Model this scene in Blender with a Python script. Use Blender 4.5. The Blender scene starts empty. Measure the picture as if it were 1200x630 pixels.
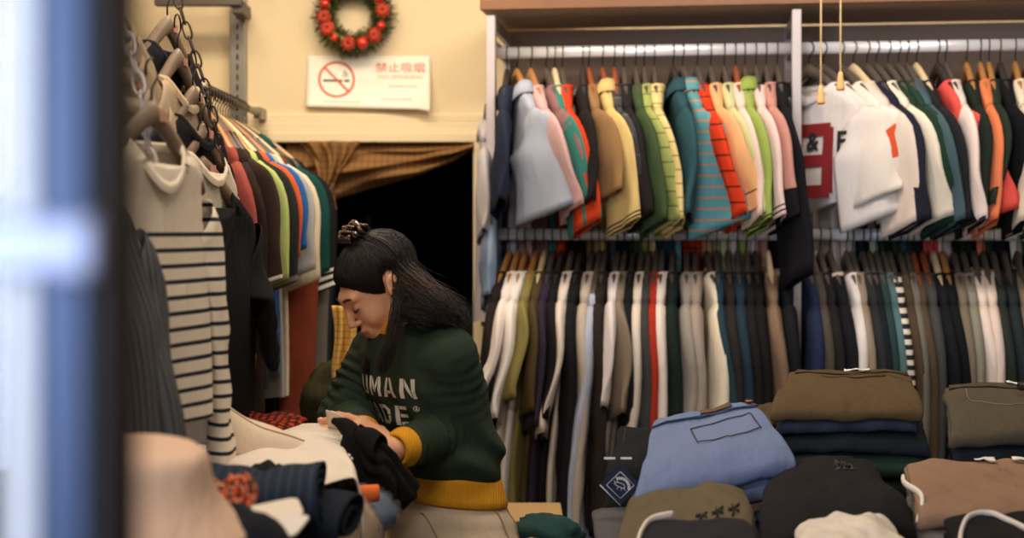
import bpy, bmesh, math, random
import numpy as np
from mathutils import Vector, Matrix
C = bpy.context.scene.collection
PI = math.pi
R = math.radians
rng = random.Random(7)
F = 1667.0
EYE = 1.53
def at(px, py, Y):
    return Vector(((px-600)/F*Y, Y, EYE-(py-270)/F*Y))

# ---------------------------------------------------------------- materials
def lin(c):
    r = []
    for v in c[:3]:
        v = v/255.0
        r.append(v/12.92 if v <= .04045 else ((v+.055)/1.055)**2.4)
    return (r[0], r[1], r[2], 1)
MATS = {}
def new_mat(name):
    m = bpy.data.materials.new(name); m.use_nodes = True
    nt = m.node_tree
    return m, nt, nt.nodes['Principled BSDF']
def node(nt, t, **kw):
    n = nt.nodes.new(t)
    for k, v in kw.items():
        setattr(n, k, v)
    return n
def mathn(nt, op, a, b=None, c=None):
    n = nt.nodes.new('ShaderNodeMath'); n.operation = op
    for i, v in enumerate((a, b, c)):
        if v is None: continue
        if isinstance(v, (int, float)): n.inputs[i].default_value = v
        else: nt.links.new(v, n.inputs[i])
    return n.outputs[0]
def mixc(nt, fac, a, b, blend='MIX'):
    n = nt.nodes.new('ShaderNodeMix'); n.data_type = 'RGBA'; n.blend_type = blend
    for i, v in ((0, fac), (6, a), (7, b)):
        if isinstance(v, (int, float)): n.inputs[i].default_value = v
        elif isinstance(v, tuple): n.inputs[i].default_value = v
        else: nt.links.new(v, n.inputs[i])
    return n.outputs[2]
def plain(name, col, rough=.5, metal=0, bump=0, bscale=60, var=0, coat=0, spec=None, trans=0):
    if name in MATS: return MATS[name]
    m, nt, b = new_mat(name)
    c = lin(col)
    b.inputs['Base Color'].default_value = c
    b.inputs['Roughness'].default_value = rough
    b.inputs['Metallic'].default_value = metal
    if coat: b.inputs['Coat Weight'].default_value = coat
    if spec is not None: b.inputs['Specular IOR Level'].default_value = spec
    if trans: b.inputs['Transmission Weight'].default_value = trans
    if bump or var:
        tc = node(nt, 'ShaderNodeTexCoord'); nz = node(nt, 'ShaderNodeTexNoise')
        nz.inputs['Scale'].default_value = bscale; nz.inputs['Detail'].default_value = 4
        nt.links.new(tc.outputs['Object'], nz.inputs['Vector'])
        if var:
            k = mathn(nt, 'MULTIPLY_ADD', nz.outputs['Fac'], var*2, 1-var)
            nt.links.new(mixc(nt, 1.0, c, k, 'MULTIPLY'), b.inputs['Base Color'])
        if bump:
            bp = node(nt, 'ShaderNodeBump'); bp.inputs['Strength'].default_value = bump; bp.inputs['Distance'].default_value = .004
            nt.links.new(nz.outputs['Fac'], bp.inputs['Height']); nt.links.new(bp.outputs[0], b.inputs['Normal'])
    MATS[name] = m
    return m
def cloth(col, stripe=None, plaid=None, heather=0, rib=0, rough=.92, var=.10, spec=.15, weave=500, wash=None):
    """fabric: optional horizontal stripe (colour, period m, duty, axis), plaid [(colour, period, duty, axis, strength)..], ribs"""
    key = ('cloth', col, str(stripe), str(plaid), heather, rib, rough, var, str(wash))
    if key in MATS: return MATS[key]
    m, nt, b = new_mat('fabric')
    tc = node(nt, 'ShaderNodeTexCoord'); obj = tc.outputs['Object']
    sx = node(nt, 'ShaderNodeSeparateXYZ'); nt.links.new(obj, sx.inputs[0])
    base = lin(col)
    def band(period, duty, axis, ph=0):
        v = mathn(nt, 'MULTIPLY_ADD', sx.outputs['xyz'.index(axis)], 1.0/period, 100.0+ph)
        return mathn(nt, 'LESS_THAN', mathn(nt, 'FRACT', v), duty)
    cur = base
    for s in ([stripe] if stripe else []) + (plaid or []):
        c2, per, duty, axis = s[:4]; st = s[4] if len(s) > 4 else 1.0
        f = mathn(nt, 'MULTIPLY', band(per, duty, axis, s[5] if len(s) > 5 else 0), st)
        cur = mixc(nt, f, cur, lin(c2))
    nz = node(nt, 'ShaderNodeTexNoise'); nz.inputs['Scale'].default_value = 9; nz.inputs['Detail'].default_value = 5
    nt.links.new(obj, nz.inputs['Vector'])
    k = mathn(nt, 'MULTIPLY_ADD', nz.outputs['Fac'], var*2, 1-var)
    cur = mixc(nt, 1.0, cur, k, 'MULTIPLY')
    fine = node(nt, 'ShaderNodeTexNoise'); fine.inputs['Scale'].default_value = weave; fine.inputs['Detail'].default_value = 2
    nt.links.new(obj, fine.inputs['Vector'])
    if heather:
        k = mathn(nt, 'MULTIPLY_ADD', fine.outputs['Fac'], heather*2, 1-heather)
        cur = mixc(nt, 1.0, cur, k, 'MULTIPLY')
    if wash:
        w = node(nt, 'ShaderNodeTexNoise'); w.inputs['Scale'].default_value = 14; w.inputs['Detail'].default_value = 6
        nt.links.new(obj, w.inputs['Vector'])
        f = mathn(nt, 'MULTIPLY', mathn(nt, 'SUBTRACT', w.outputs['Fac'], .38), 3.0)
        f = mathn(nt, 'MINIMUM', mathn(nt, 'MAXIMUM', f, 0.0), .6)
        cur = mixc(nt, f, cur, lin(wash))
    if isinstance(cur, tuple): b.inputs['Base Color'].default_value = cur
    else: nt.links.new(cur, b.inputs['Base Color'])
    b.inputs['Roughness'].default_value = rough
    b.inputs['Specular IOR Level'].default_value = spec
    h = fine.outputs['Fac']
    if rib:
        axis = 'y'
        if isinstance(rib, tuple): rib, axis = rib
        ang = mathn(nt, 'SINE', mathn(nt, 'MULTIPLY', sx.outputs['xyz'.index(axis)], 2*PI/rib))
        h = mathn(nt, 'MULTIPLY_ADD', ang, .8, h)
    bp = node(nt, 'ShaderNodeBump'); bp.inputs['Strength'].default_value = .35; bp.inputs['Distance'].default_value = .0015
    nt.links.new(h, bp.inputs['Height'])
    mp = node(nt, 'ShaderNodeMapping'); mp.inputs['Scale'].default_value = (1, 1, .28)     # soft hanging creases
    mp.inputs['Rotation'].default_value = (.15, .2, 0)
    nt.links.new(obj, mp.inputs['Vector'])
    cr = node(nt, 'ShaderNodeTexNoise'); cr.inputs['Scale'].default_value = 22; cr.inputs['Detail'].default_value = 2.5; cr.inputs['Distortion'].default_value = .6
    nt.links.new(mp.outputs[0], cr.inputs['Vector'])
    b2 = node(nt, 'ShaderNodeBump'); b2.inputs['Strength'].default_value = .55; b2.inputs['Distance'].default_value = .012
    nt.links.new(cr.outputs['Fac'], b2.inputs['Height']); nt.links.new(bp.outputs[0], b2.inputs['Normal'])
    nt.links.new(b2.outputs[0], b.inputs['Normal'])
    MATS[key] = m
    return m

# ---------------------------------------------------------------- meshes
class MB:
    def __init__(s): s.v = []; s.f = []; s.mi = []; s.cm = 0
    def add(s, vs, fs):
        o = len(s.v)
        s.v.extend(tuple(p) for p in vs)
        s.f.extend(tuple(o+i for i in f) for f in fs); s.mi.extend([s.cm]*len(fs))
        return o
    def box(s, lo, hi, M=None):
        x0, y0, z0 = lo; x1, y1, z1 = hi
        vs = [Vector(p) for p in ((x0,y0,z0),(x1,y0,z0),(x1,y1,z0),(x0,y1,z0),(x0,y0,z1),(x1,y0,z1),(x1,y1,z1),(x0,y1,z1))]
        if M is not None: vs = [M @ p for p in vs]
        s.add(vs, [(0,3,2,1),(4,5,6,7),(0,1,5,4),(1,2,6,5),(2,3,7,6),(3,0,4,7)])
        return s
    def rings(s, rings, closed=True, cap=(True, True), loop=False):
        n = len(rings[0]); vs = [p for r in rings for p in r]; fs = []
        m = len(rings)
        for i in range(m if loop else m-1):
            a = i*n; b_ = ((i+1) % m)*n
            for j in range(n if closed else n-1):
                k = (j+1) % n
                fs.append((a+j, a+k, b_+k, b_+j))
        if closed and not loop:
            if cap[0]: fs.append(tuple(range(n-1, -1, -1)))
            if cap[1]: fs.append(tuple((m-1)*n+j for j in range(n)))
        s.add(vs, fs); return s
    def tube(s, path, rad, n=8, cap=True, up=None, flat=1.0, loop=False):
        P = [Vector(p) for p in path]; m = len(P); rr = []
        if not hasattr(rad, '__len__'): rad = [rad]*m
        u = None
        for i in range(m):
            if loop: t = P[(i+1) % m]-P[i-1]
            else: t = P[min(i+1, m-1)]-P[max(i-1, 0)]
            if t.length < 1e-9: t = Vector((0,0,1))
            t.normalize()
            if u is None:
                g = Vector(up) if up else (Vector((0,0,1)) if abs(t.z) < .9 else Vector((1,0,0)))
                u = g-t*g.dot(t)
            else: u = u-t*u.dot(t)
            if u.length < 1e-6: u = Vector((1,0,0))-t*t.x
            u.normalize(); w = t.cross(u)
            rr.append([P[i]+u*(math.cos(a)*rad[i])+w*(math.sin(a)*rad[i]*flat) for a in [2*PI*k/n for k in range(n)]])
        return s.rings(rr, cap=(cap, cap), loop=loop)
    def lathe(s, prof, n=24, M=None, cap=(True, True)):
        rr = []
        for r, z in prof:
            ring = [Vector((r*math.cos(2*PI*k/n), r*math.sin(2*PI*k/n), z)) for k in range(n)]
            if M is not None: ring = [M @ p for p in ring]
            rr.append(ring)
        return s.rings(rr, cap=cap)
    def ball(s, c, r, n=12, m=8, M=None, wob=0, seed=0):
        c = Vector(c); r = Vector(r) if hasattr(r, '__len__') else Vector((r, r, r)); q = random.Random(seed)
        rr = []
        for i in range(m+1):
            ph = -PI/2+PI*(i+.02*(i == 0)-.02*(i == m))/m
            ring = []
            for k in range(n):
                th = 2*PI*k/n; d = 1+wob*(q.random()-.5)
                p = Vector((r.x*math.cos(ph)*math.cos(th)*d, r.y*math.cos(ph)*math.sin(th)*d, r.z*math.sin(ph)*d))
                ring.append(c+(M @ p if M is not None else p))
            rr.append(ring)
        return s.rings(rr)
    def grid(s, fn, nu, nv):
        vs = [fn(i/nu, j/nv) for i in range(nu+1) for j in range(nv+1)]
        fs = [(i*(nv+1)+j, (i+1)*(nv+1)+j, (i+1)*(nv+1)+j+1, i*(nv+1)+j+1) for i in range(nu) for j in range(nv)]
        s.add(vs, fs); return s
    def prism(s, pts, d, M=None):
        """2-D outline pts in xz, from y=0 to y=d"""
        n = len(pts)
        a = [Vector((x, 0, z)) for x, z in pts]+[Vector((x, d, z)) for x, z in pts]
        if M is not None: a = [M @ p for p in a]
        s.add(a, [tuple(range(n)), tuple(range(2*n-1, n-1, -1))]+[(i, i+n, (i+1) % n+n, (i+1) % n) for i in range(n)])
        return s
    def build(s, name, mat, parent=None, smooth=True, bevel=0, sub=0, solid=0, weld=0):
        me = bpy.data.meshes.new(name)
        me.from_pydata(s.v, [], s.f)
        mats = mat if isinstance(mat, (list, tuple)) else [mat]
        for m in mats: me.materials.append(m)
        if len(mats) > 1: me.polygons.foreach_set('material_index', s.mi)
        bm = bmesh.new(); bm.from_mesh(me)
        if weld: bmesh.ops.remove_doubles(bm, verts=bm.verts, dist=weld)
        bmesh.ops.recalc_face_normals(bm, faces=bm.faces)
        bm.to_mesh(me); bm.free()
        if smooth: me.polygons.foreach_set('use_smooth', [True]*len(me.polygons))
        me.update()
        o = bpy.data.objects.new(name, me); C.objects.link(o)
        if parent: o.parent = parent
        if solid:
            md = o.modifiers.new('solid', 'SOLIDIFY'); md.thickness = solid; md.offset = 0
        if bevel:
            md = o.modifiers.new('bevel', 'BEVEL'); md.width = bevel; md.segments = 2; md.limit_method = 'ANGLE'
            md.harden_normals = False
        if sub:
            md = o.modifiers.new('sub', 'SUBSURF'); md.levels = sub; md.render_levels = sub
        return o
def thing(name, label, cat, loc=(0,0,0), rz=0, group=None, rot=None):
    o = bpy.data.objects.new(name, None); C.objects.link(o)
    o.empty_display_size = .05
    o.location = loc; o.rotation_euler = rot if rot is not None else (0, 0, rz)
    return tag(o, label, cat, group)
def tag(o, label, cat, group=None, kind=None):
    o['label'] = label; o['category'] = cat
    if group: o['group'] = group
    if kind: o['kind'] = kind
    return o
def struct(name, mb, m, **kw):
    o = mb.build(name, m, smooth=kw.pop('smooth', False), **kw); o['kind'] = 'structure'
    return o
def sstep(a, b, x):
    t = min(1, max(0, (x-a)/(b-a))); return t*t*(3-2*t)
def lerp(a, b, t): return a+(b-a)*t
def interp(tab, x):
    if x <= tab[0][0]: return tab[0][1]
    for (a, va), (b, vb) in zip(tab, tab[1:]):
        if x <= b: return va+(vb-va)*(x-a)/(b-a)
    return tab[-1][1]
def vnoise(x, y, z=0.0, seed=0):
    """cheap smooth pseudo noise, about -1..1"""
    s = seed*1.7
    return (math.sin(x*1.0+y*1.3+z*.7+s)+math.sin(x*2.1-y*1.7+z*1.9+s*2.3+1.1)*.6+math.sin(-x*3.3+y*3.9+z*2.7+s*1.3+2.2)*.35)/1.6
def text_mesh(body, size, M, name, mat, parent, depth=.001, align='CENTER', bold=0, shear=0, sx=1.0):
    cu = bpy.data.curves.new(name, 'FONT'); cu.body = body; cu.size = size; cu.align_x = align; cu.align_y = 'CENTER'
    cu.extrude = depth; cu.offset = bold; cu.shear = shear
    t = bpy.data.objects.new(name, cu); C.objects.link(t)
    dg = bpy.context.evaluated_depsgraph_get()
    me = bpy.data.meshes.new_from_object(t.evaluated_get(dg))
    bpy.data.objects.remove(t); bpy.data.curves.remove(cu)
    for v in me.vertices: v.co = M @ Vector((v.co.x*sx, v.co.y, v.co.z))
    me.materials.clear(); me.materials.append(mat)
    o = bpy.data.objects.new(name, me); C.objects.link(o); o.parent = parent
    return o
# text lies in local xy; this matrix stands it up in the xz plane facing -y
STAND = Matrix(((1,0,0,0),(0,0,-1,0),(0,1,0,0),(0,0,0,1)))
# ================================================================ the room
BW = 4.8                                   # back wall
XL, XR, ZC = -2.0, 2.6, 2.75
wall_m = plain('cream_paint', (236, 214, 172), .55, bump=.08, bscale=30, var=.04)
wall2 = plain('side_paint', (205, 190, 165), .6, bump=.08, bscale=30, var=.05)
trim_m = plain('cream_gloss_paint', (240, 220, 180), .38, bump=.04, bscale=40)
floor_m = plain('grey_floor', (96, 88, 80), .5, bump=.1, bscale=14, var=.15)
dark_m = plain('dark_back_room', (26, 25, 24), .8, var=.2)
DL, DR, DT = at(322, 0, BW).x, at(559, 0, BW).x, at(0, 163, BW).z
mb = MB(); mb.box((XL, BW, 0), (DL, BW+.12, ZC)); mb.box((DR, BW, 0), (XR, BW+.12, ZC)); mb.box((DL, BW, DT), (DR, BW+.12, ZC))
struct('wall_back', mb, wall_m)
struct('wall_left', MB().box((XL-.1, 1.0, 0), (XL, BW+.12, ZC)), wall2)
struct('wall_right', MB().box((XR, 1.0, 0), (XR+.1, BW+.12, ZC)), wall2)
struct('floor', MB().box((-3.2, -1.0, -.1), (3.6, 8, 0)), floor_m)
struct('ceiling', MB().box((XL-.1, 1.0, ZC), (XR+.1, BW+.12, ZC+.1)), wall2)
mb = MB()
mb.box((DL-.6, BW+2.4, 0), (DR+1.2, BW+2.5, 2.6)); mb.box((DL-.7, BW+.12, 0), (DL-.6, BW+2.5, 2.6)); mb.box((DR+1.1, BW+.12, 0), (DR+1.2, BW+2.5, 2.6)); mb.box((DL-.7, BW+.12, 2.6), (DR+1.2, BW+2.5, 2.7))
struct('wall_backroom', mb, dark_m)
# door casing: a stepped moulding with mitred corners around the opening
def casing(name, off0, off1, y0, y1):
    m = MB()
    for a, b, yy in ((off0, off1, y0),):
        m.box((DL-b, BW-yy, DT-.0+a), (DR+b, BW-.001, DT+b))
        m.box((DR+a, BW-yy, 0), (DR+b, BW-.001, DT+a))
        m.box((DL-b, BW-yy, 0), (DL-a, BW-.001, DT+a))
    return struct(name, m, trim_m, bevel=.004)
casing('trim_1', -.012, .022, .034, 0)
casing('trim_2', .022, .055, .022, 0)
casing('trim_3', .055, .085, .013, 0)
# thin panel joint in the wall above the door
struct('trim_4', MB().box((DL-.2, BW-.006, at(0, 137, BW).z), (DR+.02, BW-.0005, at(0, 133, BW).z)), trim_m)
# slotted steel upright left of the door + a cap bar across the top
slot_m = plain('steel_strip', (150, 142, 132), .42, .55)
dk = plain('slot_dark', (30, 28, 26), .8)
up = thing('slotted_upright', 'grey slotted steel upright on the cream wall left of the door', 'shelf upright', (at(279, 0, BW-.03).x, BW-.03, 0))
MB().box((-.026, -.012, 0), (.026, .028, ZC-.02)).build('channel', slot_m, up, smooth=False, bevel=.003)
m = MB()
for i in range(40):
    z = 1.25+i*.034
    m.box((-.003, -.0135, z), (.003, -.0118, z+.02))
m.build('slots', dk, up, smooth=False)
bar = thing('shelf_bracket', 'dark steel shelf arm across the top left corner of the back wall', 'bracket', (at(240, 0, BW-.2).x, BW-.2, at(0, 4, BW-.2).z))
m = MB().box((-.16, -.02, -.008), (.12, .02, .03)); m.box((.085, .0, -.03), (.12, .16, .012)); m.build('arm', plain('dark_steel', (92, 84, 76), .5, .4), bar, smooth=False, bevel=.002)
# short pale strip end just right of it
st = MB().box((-.012, -.02, 0), (.012, .0, .22)).build('wall_strip', trim_m, None, smooth=False, bevel=.003)
st.location = (at(295, 0, BW).x, BW-.001, at(0, 200, BW).z)
tag(st, 'short pale wooden strip fixed to wall at the door casing corner', 'strip')

# ---------------------------------------------------------------- wreath
wc = at(415, 18, BW-.05)
wr = thing('christmas_wreath', 'round green christmas wreath with red baubles above the door', 'wreath', wc)
RW = .098
m = MB(); m.tube([(RW*math.cos(2*PI*k/40), 0, RW*math.sin(2*PI*k/40)) for k in range(40)], .016, 8, loop=True)
m.build('vine_ring', plain('dark_green', (38, 44, 22), .8), wr)
q = random.Random(3)
m = MB(); g2 = MB()
for i in range(2800):
    a = q.random()*2*PI; b = q.random()*2*PI; r0 = .012
    c = Vector(((RW+r0*math.cos(b))*math.cos(a), r0*math.sin(b)-.004, (RW+r0*math.cos(b))*math.sin(a)))
    d = Vector((math.cos(b)*math.cos(a), math.sin(b), math.cos(b)*math.sin(a)))+Vector((q.uniform(-.7, .7), q.uniform(-.7, .7), q.uniform(-.7, .7)))
    d.normalize(); L = q.uniform(.020, .044)
    w = d.cross(Vector((q.random(), q.random(), q.random()))).normalized()*.0016
    t = m if q.random() < .8 else g2
    e = c+d*L
    t.add([c-w, c+w, e+w*.6, e-w*.6, c+d.cross(w), ], [(0, 1, 2, 3), (0, 4, 3), (1, 4, 2)])
m.build('needles', plain('needle_green', (62, 82, 34), .7, var=.3, bscale=90), wr)
g2.build('pale_needles', plain('needle_gold', (150, 135, 62), .6), wr)
red = plain('red_gloss', (214, 46, 30), .22, coat=.4)
for ang, rr in ((-72, .022), (-22, .016), (34, .021), (82, .015), (140, .020), (-128, .014), (160, .018), (62, .016), (112, .018)):
    a = R(ang); p = (RW*1.02*math.cos(a), -.027, RW*1.02*math.sin(a))
    m = MB().ball(p, rr*.95, 18, 12); b_ = m.build('bauble', red, wr)
    cm = MB().lathe([(.004, 0), (.004, .006)], 8, Matrix.Translation(Vector(p)+Vector((0, 0, rr*.9)))); cm.build('bauble_cap', plain('gold', (200, 160, 70), .3, .9), b_)
fl = plain('red_ribbon', (190, 62, 34), .7, var=.2)
for ang in (-45, 8, 58, 185, 208, -100, 125, -150):
    a = R(ang); p = Vector((RW*math.cos(a), -.026, RW*math.sin(a))); m = MB()
    for k in range(9):
        t = 2*PI*k/9
        for rr, yy in ((.019, 0), (.011, -.008)):
            e = p+Vector((rr*math.cos(t+yy*90), yy-.003, rr*math.sin(t+yy*90)))
            m.ball(e, (.0078, .004, .0078), 6, 4)
    m.ball(p+Vector((0, -.006, 0)), .004, 8, 6)
    m.build('red_flower', fl, wr)
m = MB()
for ang in (-120, -60, 20, 100, 170):
    a = R(ang); p = Vector((RW*.85*math.cos(a), -.024, RW*.85*math.sin(a)))
    for k in (-1, 1):
        d = Vector((math.cos(a+k*1.2), -.1, math.sin(a+k*1.2)))
        m.grid(lambda u, v: p+d*.032*u+Vector((-d.z, 0, d.x))*.009*math.sin(PI*u)*(v-.5)*2+Vector((0, -.006*math.sin(PI*u), 0)), 6, 4)
m.build('ribbon_leaves', plain('lime_leaf', (120, 140, 52), .5), wr)

# ---------------------------------------------------------------- no smoking sign: a curled paper sheet
sgn = thing('no_smoking_sign', 'white paper no smoking notice curling off the wall under the wreath', 'sign', at(432, 96, BW-.004))
SW, SH = .418, .176
def sheet(u, v, off=0):
    x = (u-.5)*SW; z = (v-.5)*SH-.012*(u-.3)*(1-v)
    lift = .03*max(0, u-.35)**1.5*(1-v)**1.4*2+.02*(1-v)**3+.012*max(0, u-.9)*10*(1-v)
    return Vector((x, -lift-off, z-.006*(1-v)*(u > .9)*(u-.9)*10))
MB().grid(lambda u, v: sheet(u, v), 30, 14).build('paper', plain('paper_white', (252, 244, 226), .35, spec=.4), sgn, solid=.0008)
def on_sheet(x, z, off=.0012): return sheet(x/SW+.5, z/SH+.5, off)
redp = plain('sign_red', (222, 84, 50), .6); blk = plain('sign_black', (40, 36, 32), .7); pinkp = plain('sign_pale_red', (232, 170, 140), .6); greyp = plain('sign_grey', (200, 190, 172), .7)
cx, cz, cr = -.108, .008, .062
def ring2(m, cx, cz, r0, r1, n=48, a0=0, a1=2*PI):
    vs, fs = [], []
    for k in range(n+1):
        a = a0+(a1-a0)*k/n
        vs += [on_sheet(cx+r0*math.cos(a), cz+r0*math.sin(a)), on_sheet(cx+r1*math.cos(a), cz+r1*math.sin(a))]
    fs = [(2*k, 2*k+1, 2*k+3, 2*k+2) for k in range(n)]
    m.add(vs, fs)
def bar2(m, x0, z0, x1, z1, w, n=8, off=.0012):
    d = Vector((x1-x0, z1-z0)); p = Vector((-d.y, d.x)).normalized()*w/2
    vs = []
    for k in range(n+1):
        t = k/n
        vs += [on_sheet(x0+d.x*t+p.x, z0+d.y*t+p.y, off), on_sheet(x0+d.x*t-p.x, z0+d.y*t-p.y, off)]
    m.add(vs, [(2*k, 2*k+1, 2*k+3, 2*k+2) for k in range(n)])
m = MB(); ring2(m, cx, cz, cr-.0075, cr); bar2(m, cx-.04, cz+.04, cx+.04, cz-.04, .0075)
m.build('prohibition_ring', redp, sgn)
m = MB(); bar2(m, cx-.045, cz-.004, cx+.02, cz-.004, .007, off=.0009); bar2(m, cx+.026, cz-.004, cx+.044, cz-.004, .007, off=.0009)
for k in range(3): bar2(m, cx+.022+k*.008, cz+.006, cx+.026+k*.004, cz+.034-k*.004, .0022, off=.0009)
m.build('cigarette_picture', blk, sgn)
def sheet_text(body, size, x, z, mat, name, bold=0, sx=1.0):
    o = text_mesh(body, size, Matrix.Identity(4), name, mat, sgn, depth=0, bold=bold, sx=sx)
    for v in o.data.vertices: v.co = on_sheet(x+v.co.x, z+v.co.y, .0016)
    return o
sheet_text('禁止吸烟', .034, .107, .047, redp, 'chinese_heading', 0, 1.25)
sheet_text('NO SMOKING', .016, .107, .018, pinkp, 'english_heading', 0, 1.5)
m = MB()
for (x0, x1, z) in ((.07, .115, -.013), (.125, .165, -.013), (.045, .15, -.056), (-.15, -.03, -.068)):
    k = x0
    while k < x1:
        bar2(m, k, z, k+.007, z, .006, 2); k += .0105
m.build('small_print', greyp, sgn)

# ---------------------------------------------------------------- gathered plaid curtain at the top of the doorway
cur_m = cloth((150, 110, 68), plaid=[((112, 78, 46), .022, .16, 'x', .7), ((112, 78, 46), .022, .16, 'z', .7)], var=.12)
YC = BW+.06
cu = thing('door_curtain', 'brown checked curtain gathered up across the top of the doorway', 'curtain', (0, YC, 0))
top = at(0, 166, YC).z
def swag(u, v):
    px = lerp(338, 556, u)
    dep = interp([(0, 88), (.1, 84), (.25, 66), (.45, 52), (.7, 38), (.88, 22), (1, 6)], u)
    yb = 168+dep
    fold = math.sin(v*19+u*6+2*math.sin(u*5))*.5+math.sin(v*9-u*11+1)*.5
    py = lerp(166, yb, v)+3.0*math.sin(v*PI)*fold
    p = at(px, py, YC)
    p.y = -.03-.035*fold*math.sin(min(1, v*1.3)*PI*.5)-.05*math.sin(v*PI)
    return Vector((p.x, p.y, p.z))
MB().grid(swag, 70, 40).build('swag', cur_m, cu, solid=.003)
def knot(u, v):
    px = lerp(350, 412, u)
    py = lerp(168, 246, v)
    fold = math.sin(u*17+math.sin(v*4+u*3)*2+v*5)+.4*math.sin(u*33-v*6)
    w = 1-.45*math.sin(v*PI*.8)
    p = at(386+(px-381)*w+10*math.sin(v*3+u*2), py, YC)
    return Vector((p.x, -.09+.022*fold-.03*math.sin(u*PI), p.z))
MB().grid(knot, 40, 24).build('gathered_drop', cur_m, cu, solid=.003)
rod = MB().tube([(at(330, 0, YC).x, -.02, top-.004), (at(557, 0, YC).x, -.02, top-.004)], .008, 10); rod.build('rod', plain('brass_rod', (120, 96, 60), .4, .6), cu)

# wooden post and shelf corner inside the doorway
pst = MB().box((-.012, -.02, 0), (.014, .02, 1.76)).build('wooden_post', plain('pale_wood', (150, 112, 70), .6, bump=.2, var=.2), None, smooth=False, bevel=.003)
pst.location = (at(374, 0, BW+.25).x, BW+.25, 0); tag(pst, 'pale wooden post standing just inside the dark doorway', 'post')
pst2 = MB().box((-.01, -.02, 0), (.012, .02, 1.60)).build('door_post', plain('dim_grey', (120, 104, 84), .6), None, smooth=False, bevel=.003)
pst2.location = (at(432, 0, BW+1.3).x, BW+1.3, 0); tag(pst2, 'thin grey post deep inside the dark back room', 'post')
bx = thing('storage_carton', 'dim grey carton standing deep in the dark back room', 'carton', (at(535, 0, BW+1.6).x, BW+1.6, 0))
MB().box((-.14, -.14, 0), (.14, .14, 1.20)).build('carton_body', plain('dim_card', (90, 88, 86), .8, var=.1), bx, smooth=False, bevel=.006)
m = MB(); m.box((-.14, -.146, 1.03), (.14, -.141, 1.06)); m.build('tape', plain('tape', (120, 112, 96), .3), bx, smooth=False)
# ================================================================ garments
wire_m = plain('hook_wire', (38, 36, 36), .35, .8)
hang_grey = plain('hanger_grey', (84, 74, 66), .5, var=.15, bump=.1)
hang_dark = plain('hanger_dark', (54, 47, 44), .5, var=.15)
hang_wood = plain('hanger_wood', (176, 122, 66), .42, var=.15, bump=.1, coat=.2)
hang_red = plain('hanger_red', (146, 74, 42), .42, var=.15, coat=.2)
hang_pale = plain('hanger_pale', (222, 196, 156), .45, var=.08)
stick_m = plain('sticker', (206, 150, 128), .5)
NH = [0]
def make_hanger(label, cat='hanger', mat=hang_grey, loc=(0,0,0), rz=0, hook=.075, half=.2, group=None, thick=.012, sticker=False, tilt=None):
    """origin = where the hook rests on the rail"""
    t = thing('clothes_hanger', label, cat, loc, rz, group, rot=tilt)
    r = .021
    path = [Vector((0, r*math.cos(a)*1.0, -r+r*math.sin(a)+.0)) for a in [R(200-k*22) for k in range(11)]]
    path = [Vector((p.y, p.x, p.z)) for p in path]          # circle lies in the hanger's own plane
    path = [Vector((0+p.x*0+ (r*math.cos(R(205-k*23))), 0, -r+.002+r*math.sin(R(205-k*23)))) for k, p in enumerate(path)]
    path += [Vector((.004, 0, -r*2.0)), Vector((0, 0, -r*2.3)), Vector((0, 0, -hook-.01))]
    MB().tube(path, .0018, 6).build('hook', wire_m, t)
    rr = []
    N = 18
    for i in range(N+1):
        u = -1+2*i/N; x = u*half; a = abs(u)
        z = -hook-.010-.122*a**1.2
        h = lerp(.021, .013, a)*(1 if a < .97 else .6); th = lerp(thick, thick*1.35, sstep(.4, 1, a))*(1 if a < .97 else .6)
        rr.append([Vector((x, th*math.cos(k*PI/4), z+h*math.sin(k*PI/4))) for k in range(8)])
    b = MB().rings(rr).build('hanger_body', mat, t)
    if sticker:
        MB().box((.008, -thick-.0022, -hook-.024), (.03, -thick-.0002, -hook-.008)).build('size_sticker', stick_m, t, smooth=False)
        
    return t

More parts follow.
